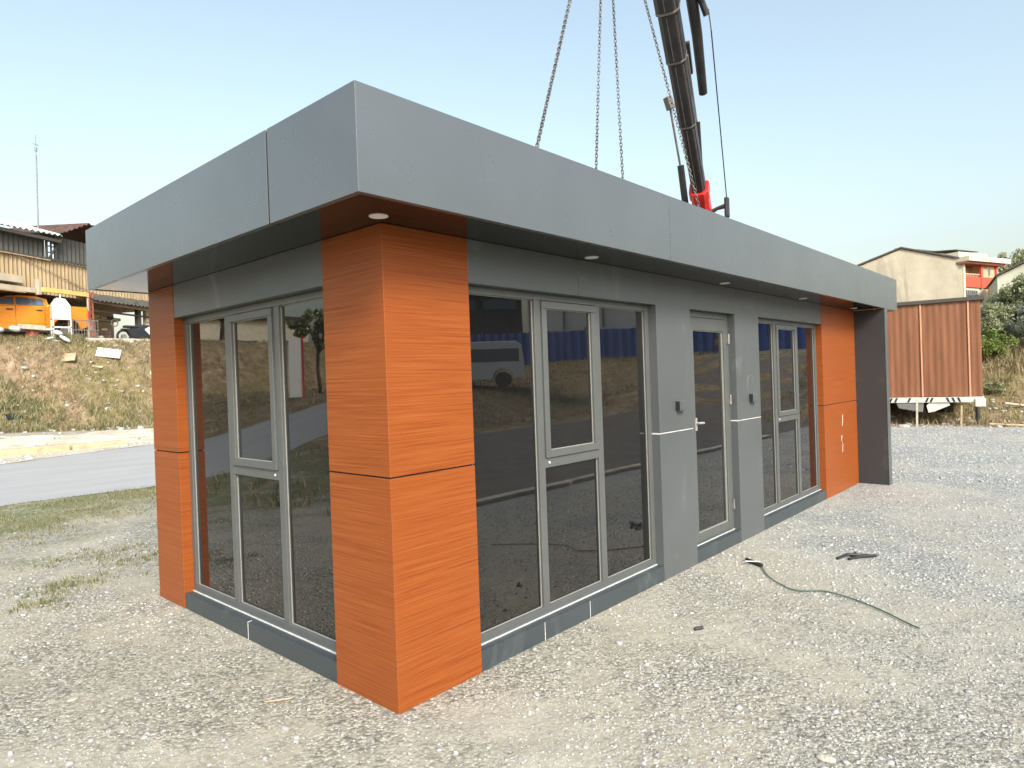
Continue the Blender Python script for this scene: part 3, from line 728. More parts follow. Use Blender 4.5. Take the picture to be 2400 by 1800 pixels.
# ------------------------------------------------------------------ bits on the gravel
P_ = [(3.45,-.33),(3.25,-.45),(3.02,-.70),(2.97,-.90),(3.06,-1.12),(2.92,-1.30),(2.84,-1.48),(2.66,-1.62)]
def smooth_path(p, n=8):
    out = []
    for i in range(len(p)-1):
        p0, p1, p2, p3 = p[max(i-1,0)], p[i], p[i+1], p[min(i+2,len(p)-1)]
        for k in range(n):
            t = k/n
            out.append(tuple(.5*((2*b)+(-a+c)*t+(2*a-5*b+4*c-d)*t*t+(-a+3*b-3*c+d)*t**3) for a,b,c,d in zip(p0,p1,p2,p3)))
    return out+[tuple(p[-1])]
HP = [(3.341,-.456),(3.113,-.594),(2.963,-.746),(2.888,-.879),(2.98,-1.039),(2.942,-1.204),(2.852,-1.372),(2.754,-1.507),(2.656,-1.622),(2.60,-1.70)]
sp = smooth_path([(x, y, .012) for x, y in HP])
HO = thing('hose', 'thin dark green hose winding over the gravel in front of the door', 'hose')
MB().tube(sp, .0048, 7).build('tube', M['greenhose'], HO, smooth=True)
MB().tube([(3.44,-.29,.014),(3.341,-.456,.016)], .017, 10).build('nozzle', M['black'], HO)
MB().box(-.010,.010,-.06,.06,.026,.031, Matrix.Translation((3.36,-.375,.004)) @ Matrix.Rotation(R(28),4,'Z')).build('trigger', M['white'], HO, bevel=.002)
TS = thing('steel_clip', 'flat dark steel clip lying on the gravel to the right of the hose', 'clip', (4.03,-.97,0))
m = MB(); m.tube([(-.13,.10,.012),(-.02,.05,.03),(.10,-.08,.012)], .012, 8); m.tube([(-.10,.02,.012),(.02,-.05,.02),(.13,-.13,.012)], .012, 8); m.tube([(.02,.03,.012),(.10,.02,.02)], .011, 8)
m.build('loop', M['black'], TS)
o = MB().tube([(1.80,-.64,.010),(1.85,-.67,.013)], .011, 7).build('wood_scrap', M['boom'], None); tag(o, 'small dark scrap on the gravel below the wide window', 'scrap')
o = MB().tube([(-.25,.55,.012),(-.36,.62,.014)], .004, 6).build('twig', M['timber'], None); tag(o, 'thin pale twig on the gravel by the corner column', 'twig')

# ------------------------------------------------------------------ pavement blocks beyond the road
for i, (x0, y0, x1, y1, w_, h_, mt, lb) in enumerate([
    (1.2,18.95,3.5,19.35,.45,.16,'kerb2','long sandstone kerb block lying on the broken pavement'),
    (3.6,19.4,5.1,19.6,.40,.12,'kerb2','shorter sandstone block right of the long one'),
    (1.1,20.9,3.6,21.1,.25,.10,'kerb','thin pale concrete kerb at the foot of the earth bank')]):
    z = hz((x0+x1)/2,(y0+y1)/2)
    o = MB().beam((x0,y0,z+h_/2),(x1,y1,z+h_/2),w_,h_+.06).build('kerb_block', M[mt], None, bevel=.03); tag(o, lb, 'kerb block')
# low kerb wall on top of the bank
o = MB().beam((5.5,26.45,3.62),(11,26.45,3.62),.3,.22).build('kerb_wall', M['kerb'], None, bevel=.03); tag(o, 'low pale concrete kerb wall along the top of the bank', 'kerb wall')
# boards and bags on the bank
def lying(name, loc, size, rot, mat, lab, cat, bev=.01):
    o = MB().box(-size[0]/2,size[0]/2,-size[1]/2,size[1]/2,-size[2]/2,size[2]/2).build(name, M[mat], None, bevel=bev)
    o.location = loc; o.rotation_euler = tuple(R(a) for a in rot); tag(o, lab, cat); return o
lying('board', (6.47,25.35,hz(6.47,25.35)+.10), (.78,.6,.03), (34,8,-20), 'white', 'white board lying on the earth bank', 'board')
lying('board', (5.05,25.2,hz(5.05,25.2)+.07), (.6,.5,.04), (35,-6,-25), 'timber', 'tan board lying on the bank left of the white one', 'board')
lying('timber_piece', (5.95,24.9,hz(5.95,24.9)+.06), (.35,.10,.05), (32,10,-35), 'kerb2', 'short pale timber offcut below the white board', 'timber')
lying('plastic_sheet', (3.15,23.6,hz(3.15,23.6)+.06), (.45,.3,.03), (32,0,10), 'darkpaint', 'scrap of blue grey plastic on the lower bank', 'scrap')
lying('concrete_slab', (4.37,26.6,4.10), (.72,.5,.17), (6,3,8), 'kerb', 'flat concrete slab propped in front of the orange pickup', 'slab', .02)
lying('concrete_slab', (4.40,26.65,3.90), (.30,.3,.30), (0,0,30), 'rust_red', 'reddish broken block under the propped slab', 'slab', .02)
for i, (x_, y_, z_, a, b, lb) in enumerate([(3.3,26.55,3.95,10,0,'long pale sack under the pickup door'),(3.85,26.5,4.0,-8,12,'pale sack leaning on the concrete slab'),
    (4.86,26.3,3.98,20,-10,'small white sack on top of the rubble pile'),(5.05,26.15,3.86,-25,25,'pale folded sack in the middle of the rubble pile'),(5.22,25.9,3.62,-35,30,'pale sack sliding down the bank'),(4.75,26.0,3.62,8,0,'grey sack at the base of the rubble pile')]):
    o = scatter_stones('sack', np.array([[0,0,0.]]), np.array([1.]), M['bag'], .3, .8); o.scale = (.42 if i == 0 else .26, .2, .17); o.location = (x_, y_, z_); o.rotation_euler = (0, R(b), R(a))
    bb = o.modifiers.new('s','SUBSURF'); bb.levels = bb.render_levels = 2; tag(o, lb, 'sack', 'pale sacks on top of the bank')

# ------------------------------------------------------------------ orange pickup
PK = thing('pickup_truck', 'orange double cab pickup parked under the workshop roof', 'pickup', (6.69, 28.3, 3.69))
def arch(cx, r, z0, n=10): return [(cx+r*math.cos(math.pi*k/n), z0+r*math.sin(math.pi*k/n)*1.02) for k in range(n+1)]
ra, fa = -.78, -4.0
poly = [(-.02,.62),(-.02,1.42),(-1.38,1.46),(-1.42,1.40),(-3.45,1.36),(-4.6,1.24),(-5.15,1.05),(-5.25,.55),(-4.5,.48)]
poly += [(fa-.0+x_, z_) for x_, z_ in [(q[0]-0, q[1]) for q in arch(0,.47,.48)[::-1]]]
poly += [(-3.4,.46),(-1.35,.48)] + [(ra+q[0], q[1]) for q in arch(0,.47,.48)[::-1]] + [(-.2,.55)]
b = MB().prism(poly[::-1], 0, 1.82, 'y').build('body', M['orange_paint'], PK, bevel=.03)
m = MB()
cb = [(-3.5,1.36),(-2.65,1.76),(-2.2,1.81),(-1.75,1.79),(-1.38,1.70),(-1.33,1.40)]
vs = [(p[0],.04,p[1]) if p[1] < 1.45 else (p[0],.20,p[1]) for p in cb]+[(p[0],1.78,p[1]) if p[1] < 1.45 else (p[0],1.62,p[1]) for p in cb]
n = len(cb); m.add(vs, [tuple(range(n)), tuple(range(2*n-1,n-1,-1))]+[(i,i+n,(i+1)%n+n,(i+1)%n) for i in range(n)])
cabp = m.build('cab', M['orange_paint'], PK, bevel=.03)
m = MB()
for a, b_, c, d in (((-3.28,.05,1.42),(-2.46,.055,1.40),(-2.46,.178,1.71),(-2.68,.172,1.70)),((-2.40,.05,1.41),(-1.50,.055,1.41),(-1.54,.165,1.68),(-2.40,.178,1.715))):
    m.add([(p[0],p[1]-.012,p[2]) for p in (a,b_,c,d)]+[(p[0],p[1]+.03,p[2]) for p in (a,b_,c,d)], [(0,1,2,3),(7,6,5,4),(0,4,5,1),(1,5,6,2),(2,6,7,3),(3,7,4,0)])
m.build('side_window', M['carglass'], PK)
for x_ in (-2.62,-1.68):
    MB().box(x_-.1,x_+.1,-.035,.0,1.20,1.245).build('door_handle', M['black'], PK, bevel=.01)
MB().box(-3.3,-1.36,-.012,.0,.70,.76).build('door_moulding', M['orange_paint'], PK, bevel=.01)
m = MB(); m.box(-2.44,-2.425,-.003,.01,.55,1.38); m.box(-1.50,-1.485,-.003,.01,.60,1.40); m.build('door_seam', M['gap'], PK)
MB().box(-3.35,-1.3,-.02,.2,.36,.47).build('side_step', M['black'], PK, bevel=.02)
MB().box(-1.3,-.06,.06,1.76,1.43,1.47).build('bed_rail', M['black'], PK, bevel=.01)
MB().box(-.03,.02,.0,.16,1.0,1.3).build('tail_light', M['red'], PK, bevel=.01)
MB().box(-.02,.14,.1,1.72,.50,.68).build('rear_bumper', M['steel'], PK, bevel=.02)
for cx_ in (ra, fa):
    for yy in (.02, 1.56):
        w = MB().tube([(cx_,yy,.39),(cx_,yy+.24,.39)], .385, 28).build('wheel', M['rubber'], PK, bevel=.02)
        MB().tube([(cx_,yy-.012,.39),(cx_,yy+.05,.39)], .25, 20).build('rim', M['steel'], w, bevel=.01)
MB().box(-3.42,-3.25,-.2,-.02,1.36,1.52).build('wing_mirror', M['black'], PK, bevel=.03)
# white box on legs in front of it
WB = thing('white_cabinet', 'white painted steel cabinet with sloping shoulders standing in front of the pickup', 'cabinet', (5.5, 27.3, 3.72))
pz = [(-.31,.80),(.31,.80),(.31,1.33),(.13,1.60),(-.15,1.62),(-.31,1.36)]
MB().prism([(a, b-.02) for a, b in pz], -.02, .30, 'y').build('panel', M['whitepaint'], WB, bevel=.015)
MB().box(-.025,.025,.1,.15,1.58,1.76).build('lug', M['whitepaint'], WB, bevel=.005)
MB().box(-.31,.31,-.035,-.021,.76,.83).build('rail', M['whitepaint'], WB, bevel=.004)
for x_ in (-.31,.27):
    MB().box(x_,x_+.045,-.03,.02,.0,.80).build('leg', M['whitepaint'], WB, bevel=.004); MB().box(x_,x_+.045,.26,.30,.0,.80).build('leg', M['whitepaint'], WB, bevel=.004)
MB().box(-.31,.31,-.03,.02,.44,.50).build('rail', M['whitepaint'], WB, bevel=.004)
# grey wire cage behind the weeds
CG = thing('wire_cage', 'grey steel mesh cage standing behind the weeds beside the cabinet', 'cage', (6.25, 27.2, 3.70))
m = MB()
for i in range(10): m.box(-.42+i*.094,-.40+i*.094,0,.02,0,.78)
for z in (0,.38,.76): m.box(-.43,.46,-.003,.018,z,z+.035)
for i in range(6): m.box(-.42,-.40,.1+i*.1,.12+i*.1,0,.78)
m.build('mesh_panel', M['boom_edge'], CG)

# ------------------------------------------------------------------ workshop shed on the bank
SH = thing('workshop_shed', 'ramshackle open workshop with dark and tan corrugated sheets above the earth bank', 'shed', (3.72, 27.9, 0), math.atan2(.48336,.87542))
def corr(u0, u1, P, pitch=.15, amp=.025, mat='shed_tan', name='sheet', parent=None, thick=True):
    """P(u) -> (start point, end point, normal); vertical or sloping corrugated sheet, local coords"""
    n = int((u1-u0)/pitch*4); m = MB(); vs = []
    for i in range(n+1):
        u = u0+(u1-u0)*i/n; a, b, nn = P(u); k = (0,1,0,-1)[i % 4]*amp
        vs += [tuple(Vector(a)+Vector(nn)*k), tuple(Vector(b)+Vector(nn)*k)]
    fs = [(2*i, 2*i+2, 2*i+3, 2*i+1) for i in range(n)]
    m.add(vs, fs)
    o = m.build(name, M[mat], parent)
    s = o.modifiers.new('s','SOLIDIFY'); s.thickness = .012
    return o
corr(-7, 1.9, lambda u: ((u,0,6.98),(u,0,7.78+.04*u),(0,1,0)), .2, .03, 'shed_dark', 'upper_wall', SH)
corr(2.32, 8.5, lambda u: ((u,0,7.08),(u,0,8.02),(0,1,0)), .2, .03, 'shed_dark', 'upper_wall', SH)
corr(-7, 8.5, lambda u: ((u,-.06,5.60),(u,-.06,7.0),(0,1,0)), .17, .03, 'shed_tan', 'lower_wall', SH)
corr(-7, 2.35, lambda u: ((u,-.45,7.93+.035*u),(u,4.2,9.35+.03*u),(0,-.3,.95)), .24, .04, 'shed_roof', 'roof_sheet', SH)
MB().box(-7,2.35,-.35,-.2,7.72,7.84).build('eave_beam', M['roofedge'], SH)
corr(2.3, 8.5, lambda u: ((u,-.5,8.12+.50*min(max(u-2.3,0),1.3)-.28*max(u-3.6,0)),(u,3.4,8.3+.5*min(max(u-2.3,0),1.3)-.2*max(u-3.6,0)),(0,-.1,1)), .24, .035, 'rust', 'roof_sheet', SH)
m = MB()
m.beam((1.9,-.1,8.0),(1.9,-.1,7.0),.07,.07); m.beam((2.3,-.1,8.0),(2.3,-.1,7.0),.07,.07); m.beam((2.1,-.1,8.1),(2.1,-.1,7.0),.05,.05)
for z in (7.3,7.55,7.8): m.beam((1.9,-.12,z),(2.3,-.12,z),.04,.04)
m.beam((1.95,-.14,7.05),(2.6,-.14,8.0),.06,.05)
m.beam((-7,-.14,7.0),(8.5,-.14,7.05),.10,.07)
m.build('lattice', M['roofedge'], SH)
m = MB(); m.beam((-7,-.16,6.98),(2,-.16,6.98),.06,.05); m.beam((.6,-.13,6.95),(3.8,-.13,6.0),.03,.02); m.build('rail', M['timber'], SH)
MB().beam((.85,-1,5.62),(2.88,-1,5.64),.12,.17).build('yellow_beam', M['yellow'], SH, bevel=.01)
m = MB()
for du in (0,.16): m.beam((2.93+du,-1,3.72),(2.93+du,-1,5.80),.05,.05)
for k in range(8): m.beam((2.93,-1,3.8+k*.25),(3.09,-1,3.8+(k+1)*.25) if k % 2 else (3.09,-1,3.8+(k+1)*.25),.02,.02)
m.build('post', M['rust_red'], SH)
MB().beam((2.84,-1.02,3.72),(2.84,-1.02,5.7),.05,.05).build('post', M['plaster'], SH)
corr(3.0, 7.5, lambda u: ((u,-1.3,5.42),(u,.1,5.95),(0,-.3,.95)), .22, .035, 'shed_dark', 'lean_to_roof', SH)
m = MB(); m.beam((2.9,-1.2,5.36),(7.5,-1.2,5.22),.06,.08); m.beam((2.9,-.9,5.05),(7.5,-.9,5.0),.05,.08); m.beam((4.6,-1.1,5.2),(5.4,-1.1,5.62),.04,.04)
m.build('truss', M['rust'], SH)
MB().box(5.62,5.80,-.9,-.7,3.7,5.35).build('post', M['shed_dark'], SH)
MB().box(6.1,6.3,-.9,-.7,3.7,5.35).build('post', M['plaster'], SH)
MB().box(-7,8.5,3.2,3.3,3.6,7.0).build('back_wall', M['inner'], SH)
MB().box(5.1,5.6,1.8,2.0,3.7,5.2).build('side_wall', M['plaster'], SH)
MB().box(-7,8.5,.1,3.2,5.62,5.70).build('loft_floor', M['timber'], SH)
MB().box(-6,.62,-.5,-.3,5.50,5.55).build('shelf', M['timber'], SH)
MB().box(-2.2,.55,-.45,-.12,5.86,6.13).build('fascia_board', M['plaster'], SH)
MB().box(-2.2,1.1,-.40,-.14,5.56,5.74).build('fascia_board', M['plaster'], SH)
MB().box(1.14,1.26,-.5,-.3,5.5,6.1).build('post', M['plaster'], SH)
for k in range(7):
    u = 3.2+k*.38; MB().box(u,u+.3,.2,.5,4.86+.03*(k%3),4.98+.05*(k%2)).build('plank_bundle', M[('timber','plaster','rust')[k%3]], SH)
MB().box(3.1,5.6,.15,.6,4.80,4.86).build('shelf', M['timber'], SH)
MB().tube([(2.1,.5,7.5),(2.15,.5,11.3)], .03, 8).build('antenna_mast', M['steel'], SH)
MB().tube([(2.15,.5,11.3),(2.16,.5,12.1)], .012, 6).build('antenna_mast', M['steel'], SH)
m = MB(); m.tube([(2.03,.5,11.72),(2.27,.5,11.72)], .012, 6); m.tube([(2.15,.5,11.45),(2.15,.5,11.6)], .05, 8); m.build('antenna_head', M['steel'], SH)
# clutter in the lean-to, each thing on the shed floor
c_, s_ = math.cos(SH.rotation_euler[2]), math.sin(SH.rotation_euler[2])
def sw(u, v, z=None):
    x_, y_ = 3.72+u*c_-v*s_, 27.9+u*s_+v*c_
    return (x_, y_, hz(x_, y_) if z is None else z)
for i, (u, v, w_, h_, mt, lb) in enumerate([(3.35,-.3,.35,.55,'timber','crate of offcuts right of the red post'),(3.55,-.4,.16,1.05,'whitepaint','tall white canister behind the red post'),(3.8,-.2,.34,.62,'plaster','cream crate in the middle of the lean-to'),
    (4.15,-.3,.3,.4,'timber','low wooden crate left of the dark machine'),(4.55,-.1,.45,.75,'rust','rusty machine box under the shelf'),(5.0,-.2,.3,.35,'darkpaint','dark toolbox beside the motorcycle')]):
    p = sw(u, v); o = thing('crate' if i != 1 else 'canister', lb, 'crate' if i != 1 else 'canister', p, SH.rotation_euler[2]+.2*i)
    if i == 1:
        MB().tube([(0,0,0),(0,0,.8),(0,0,.95),(0,0,1.05)], [.1,.1,.05,.03], 12).build('shell', M[mt], o); MB().tube([(0,0,1.03),(.08,0,1.06)], .02, 8).build('valve', M['black'], o)
    else:
        m = MB(); m.box(-w_/2,w_/2,-w_/2,w_/2,0,.05)
        for k in range(4):
            z = .05+k*(h_-.05)/4; m.box(-w_/2,w_/2,-w_/2,-w_/2+.02,z+.01,z+(h_-.05)/4-.01); m.box(-w_/2,-w_/2+.02,-w_/2+.02,w_/2,z+.01,z+(h_-.05)/4-.01); m.box(w_/2-.02,w_/2,-w_/2+.02,w_/2,z+.01,z+(h_-.05)/4-.01); m.box(-w_/2,w_/2,w_/2-.02,w_/2,z+.01,z+(h_-.05)/4-.01)
        m.build('slats', M[mt], o); MB().box(-w_*.35,w_*.3,-w_*.3,w_*.3,.06,h_+.08).build('contents', M['bag' if i % 2 else 'timber'], o, bevel=.03)
WH = thing('steel_ring', 'pale ring leaning above the rusty machine', 'ring', sw(4.75,-.45,4.62))
MB().tube([(math.cos(a)*.13,0,math.sin(a)*.15+.05) for a in [2*math.pi*k/16 for k in range(17)]], .03, 8, False).build('ring', M['plaster'], WH)
MC = thing('motorcycle', 'dark motorcycle with silver fairing parked under the lean-to roof', 'motorcycle', (8.3,27.5,hz(8.3,27.5)), .1)
for x_ in (-.62,.62):
    w = MB().tube([(x_+math.cos(a)*.25,0,.3+math.sin(a)*.25) for a in [2*math.pi*k/18 for k in range(19)]], .05, 8, False).build('wheel', M['rubber'], MC); MB().tube([(x_,-.05,.3),(x_,.05,.3)], .10, 12).build('hub', M['steel'], w)
MB().prism([(-.75,.62),(-.1,.66),(.1,.82),(.45,.78),(.55,.45),(.2,.22),(-.35,.25),(-.5,.5)], -.12, .12, 'y').build('body', M['darkpaint'], MC, bevel=.04)
MB().prism([(.15,.62),(.48,.80),(.62,.62),(.35,.38)], -.15, .15, 'y').build('fairing', M['cream_sheet'], MC, bevel=.03)
MB().box(-.62,.0,-.13,.13,.66,.76).build('seat', M['rubber'], MC, bevel=.04)
MB().tube([(.42,-.32,.95),(.46,0,.92),(.42,.32,.95)], .02, 8).build('handlebar', M['steel'], MC)
MB().tube([(.46,0,.9),(.62,0,.3)], .035, 8).build('fork', M['steel'], MC)

# ------------------------------------------------------------------ brown cabin on its trailer
ang = math.atan2(.986, -.167)
BC = thing('brown_cabin', 'brown wood effect ribbed cabin raised on a white trailer frame', 'cabin', (18.4,-.22,0), ang)
# local x runs left along the face, local y = away from the camera is negative here
m = MB(); W_, L_ = 3.3, 6.0; n = int(W_/.0375); pts = []
for i in range(n+1):
    u = W_*i/n; k = (0,.006,.006,0)[i % 4]; pts.append((u, k))
poly = [(u, .0+k) for u, k in pts]+[(W_,-L_),(0,-L_)]
m.prism(poly, .745, 3.17, 'z'); m.build('ribbed_wall', M['brown'], BC)
for u in (.26,1.29,2.35): MB().box(u-.018,u+.018,.019,.032,.745,3.17).build('joint_strip', M['brown_joint'], BC)
MB().box(-.08,W_+.08,-L_-.05,.07,3.172,3.27).build('roof_trim', M['roofedge'], BC, bevel=.01)
MB().box(-.02,W_+.02,.02,.10,.600,.735).build('trailer_rail', M['whitepaint'], BC, bevel=.005)
m = MB()
for c in (.48,.60,.72,1.12,1.22,1.62,1.92,2.04): m.add([(c-.02,.103,.61),(c+.03,.103,.61),(c+.075 if c < 1.1 else c-.02,.103,.725),(c+.025 if c < 1.1 else c-.07,.103,.725),(c-.02,.1005,.61),(c+.03,.1005,.61),(c+.075 if c < 1.1 else c-.02,.1005,.725),(c+.025 if c < 1.1 else c-.07,.1005,.725)], [(0,1,2,3),(7,6,5,4)])
m.build('hazard_stripes', M['black'], BC)
MB().prism([(.72,.60),(1.15,.60),(1.22,.52),(1.18,.33),(1.05,.36),(.70,.52)], -.4, .06, 'y').build('tool_box', M['whitepaint'], BC, bevel=.01)
MB().prism([(1.27,.60),(1.9,.60),(1.85,.45),(1.30,.34)], -.4, .06, 'y').build('tool_box', M['steel'], BC, bevel=.01)
MB().box(-.05,.18,-.15,.15,.48,.70).build('support_block', M['whitepaint'], BC, bevel=.03)
for u in (.1,1.6,3.1):
    for v in (-.5,-5.2): MB().tube([(u,v,.0),(u,v,.62)], .05, 8).build('prop', M['boom'], BC)
for u in (.7,2.7): MB().tube([(u-.12,-2.6,.34),(u+.12,-2.6,.34)], .36, 22).build('wheel', M['rubber'], BC)
o = MB().box(-.022,.022,-.022,.022,-.1,.72).build('stake', M['kerb'], None); o.location = (17.56,1.09,hz(17.56,1.09)); o.rotation_euler = (R(1),R(-2),.3); tag(o, 'pale timber stake in the dry grass before the brown cabin', 'stake')
o = MB().box(-.03,.03,-.02,.02,-.1,.52).build('stake', M['timber'], None); o.location = (18.1,.22,hz(18.1,.22)); o.rotation_euler = (R(3),R(4),.3); tag(o, 'shorter tan stake near the right end of the brown cabin', 'stake')
lying('plank', (18.2,-.75,hz(18.2,-.75)+.05), (.9,.09,.04), (0,4,-60), 'timber', 'weathered plank on the dirt at the right edge', 'plank')
lying('plank', (21,-.75,hz(21,-.75)+.08), (.9,.14,.05), (4,8,-50), 'kerb', 'pale plank higher on the dirt slope', 'plank')

# ------------------------------------------------------------------ far buildings on the east hill
GB = thing('gabled_building', 'stained beige rendered gable building behind the brown cabin', 'building', (57.5,5.37,0), math.atan2(.982,-.187))
GW = 7.75
MB().prism([(0,2),(GW,2),(GW,9.30),(GW/2,10.60),(0,9.30)], -12, 0, 'y').build('wall', M['render'], GB)
m = MB()
for a, b in (((-.15,9.28),(GW/2,10.65)),((GW/2,10.65),(GW+.15,9.28))):
    m.add([(a[0],.15,a[1]),(b[0],.15,b[1]),(b[0],.15,b[1]+.12),(a[0],.15,a[1]+.12),(a[0],-12.1,a[1]),(b[0],-12.1,b[1]),(b[0],-12.1,b[1]+.12),(a[0],-12.1,a[1]+.12)], [(0,1,2,3),(7,6,5,4),(3,2,6,7),(0,4,5,1),(1,5,6,2),(0,3,7,4)])
m.build('roof', M['roofedge'], GB)
AB = thing('apartment_building', 'cream building with bright red balcony parapet and cluttered roof terrace', 'building', (57.56,5.25,0), math.atan2(-.358,.934))
LA = 4.4
MB().box(.1,LA,.9,8,2,9.0).build('wall', M['peach'], AB)
MB().box(-.05,.16,0,.9,2,9.0).build('corner_pier', M['cream'], AB); MB().box(LA,LA+.16,0,.9,2,9.0).build('corner_pier', M['cream'], AB)
MB().box(.16,LA,0,.12,7.26,8.08).build('balcony_parapet', M['redwall'], AB)
MB().box(2.15,2.4,-.05,.1,7.2,9.0).build('balcony_post', M['redwall'], AB); MB().box(LA-.25,LA-.02,-.05,.1,7.2,9.0).build('balcony_post', M['redwall'], AB)
MB().box(2.4,LA-.25,.05,.9,8.08,9.0).build('wall', M['peach'], AB)
w = MB().box(3.15,3.45,.0,.06,8.2,8.85).build('window', M['cream'], AB); MB().box(3.2,3.4,-.03,-.001,8.25,8.8).build('pane', M['carglass'], w)
m = MB()
for k in range(9): m.box(.25+k*.2,.28+k*.2,.02,.05,8.08,8.25)
m.box(.2,2.1,.01,.06,8.25,8.29); m.build('railing', M['cream'], AB)
MB().box(.16,LA,.1,.9,2,7.22).build('wall', M['cream'], AB)
m = MB()
for k in range(6): m.box(.35+k*.26,.47+k*.26,.04,.098,6.3,7.05)
m.box(.3,1.95,.03,.098,6.62,6.68); m.build('window_grille', M['carglass'], AB)
MB().box(-.3,LA+.5,-.35,8.2,8.98,9.14).build('roof_slab', M['rust_red'], AB)
MB().box(-.3,LA+.9,-.55,8.2,9.141,9.50).build('roof_edge', M['cream'], AB)
m = MB()
for k in range(4): m.box(.9+k*.5,1.1+k*.5,-.57,-.551,9.2,9.4)
m.build('roof_edge_panel', M['peach'], AB)
MB().box(1.2,LA+.7,1.0,9,9.501,10.15).build('terrace_wall', M['cream'], AB)
MB().box(1.5,4.2,4.2,8.6,10.151,10.75).build('rooftop_room', M['cream'], AB)
MB().prism([(4.0,10.90),(6.0,11.25),(8.4,10.82),(8.3,10.74),(6.0,11.15),(4.0,10.84)], 1.2, 4.6, 'x').build('rooftop_canopy', M['steel'], AB)
MB().prism([(1.4,10.42),(3.6,10.66),(3.6,10.60),(1.4,10.36)], 1.6, 4.6, 'x').build('rooftop_canopy', M['roofedge'], AB)
MB().tube([(2.2,6.5,10.3),(2.2,6.5,11.5)], .16, 8).build('chimney', M['steel'], AB)
GG = thing('green_gable_house', 'pale green rendered house gable rising behind the bushes at the right edge', 'building', (52.2,2.75,0), math.atan2(-.985,.17))
MB().prism([(0,2),(9,2),(9,7.6),(4.5,9.4),(0,7.2)], -.2, 8, 'y').build('wall', M['render_green'], GG)
m = MB(); m.add([(-.1,-.5,7.2),(4.5,-.5,9.45),(4.5,-.5,9.57),(-.1,-.5,7.32),(-.1,8,7.2),(4.5,8,9.45),(4.5,8,9.57),(-.1,8,7.32)], [(0,1,2,3),(7,6,5,4),(3,2,6,7),(0,4,5,1),(0,3,7,4)]); m.build('roof', M['roofedge'], GG)
w = MB().box(2.2,2.55,-.22,-.19,7.55,7.9).build('window', M['black'], GG)

# ------------------------------------------------------------------ what the tinted glass mirrors: south yard and west verge
VN = thing('parked_van', 'white minibus mirrored in the wide window glass', 'van', (20.9,-17.0,hz(20.5,-17.3)), math.atan2(-.75,-.66))
vp = [(.0,.38),(.0,1.0),(.12,1.85),(.35,1.98),(4.0,1.98),(4.6,1.5),(5.1,1.1),(5.15,.38),(4.6,.38)]+[(4.1+q[0],q[1]) for q in arch(0,.4,.38)]+[(3.6,.34),(1.4,.34)]+[(.95+q[0],q[1]) for q in arch(0,.4,.38)]+[(.5,.38)]
MB().prism(vp, -1.7, 0, 'y').build('body', M['van'], VN, bevel=.04)
for yy in (.003,-1.715):
    MB().box(.25,3.9,yy,yy+.012,1.12,1.66).build('side_window', M['carglass'], VN, bevel=.004)
for x_ in (.95,4.1):
    for yy in (-.02,-1.46):
        w = MB().tube([(x_,yy,.33),(x_,yy-.22,.33)], .33, 22).build('wheel', M['rubber'], VN); MB().tube([(x_,yy+.02,.33),(x_,yy-.1,.33)], .19, 16).build('rim', M['whitepaint'], w)
BF = thing('blue_fence', 'long blue sheet fence mirrored in the window glass', 'fence', (0,0,0))
a = Vector((24.2,-31.2,0)); b = Vector((36.5,-9.4,0)); dd = (b-a).normalized(); Lf = (b-a).length
nrm = Vector((-dd.y, dd.x, 0))
corr(0, Lf, lambda u: (tuple(a+dd*u+Vector((0,0,1.0))), tuple(a+dd*u+Vector((0,0,4.35))), tuple(nrm)), .5, .04, 'blue', 'fence_sheet', BF)
m = MB()
for k in range(9): p = a+dd*(k*Lf/8)-nrm*.1; m.beam(p+Vector((0,0,.8)), p+Vector((0,0,4.5)), .12, .12)
m.build('fence_post', M['roofedge'], BF)
MB().beam(a+dd*9+nrm*-.6+Vector((0,0,5.5)), a+dd*16+nrm*-.6+Vector((0,0,5.5)), .2, 2.1).build('billboard_panel', M['cream_sheet'], BF)
m = MB()
for k in (11.2,13.6): p = a+dd*k+nrm*-.45; m.beam(p+Vector((0,0,4.4)), p+Vector((0,0,6.6)), .08, .05)
m.build('billboard_frame', M['roofedge'], BF)
HS = thing('dark_hall', 'tall dark hall mirrored at the left of the wide window', 'building', (33.2,-29.6,0), .72)
MB().box(-16,1.5,-9,0,1,11).build('wall', M['shed_dark'], HS)
MB().box(-16.4,1.9,-9.4,.4,11.001,11.3).build('roof', M['roofedge'], HS)
m = MB(); [m.box(-10+k*2.9,-7.6+k*2.9,.001,.04,6.6,7.3) for k in range(4)]; m.build('window', M['carglass'], HS)
SG = thing('totem_sign', 'blank white totem board with red edge mirrored in the end window', 'sign', (-7.85,14.76,hz(-7.85,14.76)), math.atan2(-.14,-.24))
MB().box(-.17,.17,-.05,.05,.05,1.75).build('board', M['white'], SG); MB().box(.171,.23,-.06,.06,.0,1.8).build('side', M['red'], SG); 
plant('verge_tree', 'slim young tree mirrored beside the totem board', 'tree', (-9.2,15.6,hz(-9.2,15.6)), (1.0,1.0,.8), 'leaf', 30, 60, .09, 1.5)
BB = thing('beige_house', 'beige house mirrored at the top of the end window', 'building', (-24,54,0), .35)
MB().box(-7,7,0,9,0,7.6).build('wall', M['cream'], BB); MB().box(-7.4,7.4,-.4,9.4,7.601,7.9).build('roof', M['roofedge'], BB)
m = MB(); [m.box(-5.5+k*3,-4+k*3,-.03,-.001,4.3,5.8) for k in range(4)]; m.build('window', M['carglass'], BB)
plant('street_tree', 'rounded tree mirrored in front of the beige house', 'tree', (-16.5,38,hz(-16.5,38)), (2.6,2.6,2.2), 'leaf', 36, 60, .22, 2.2, None, .16)
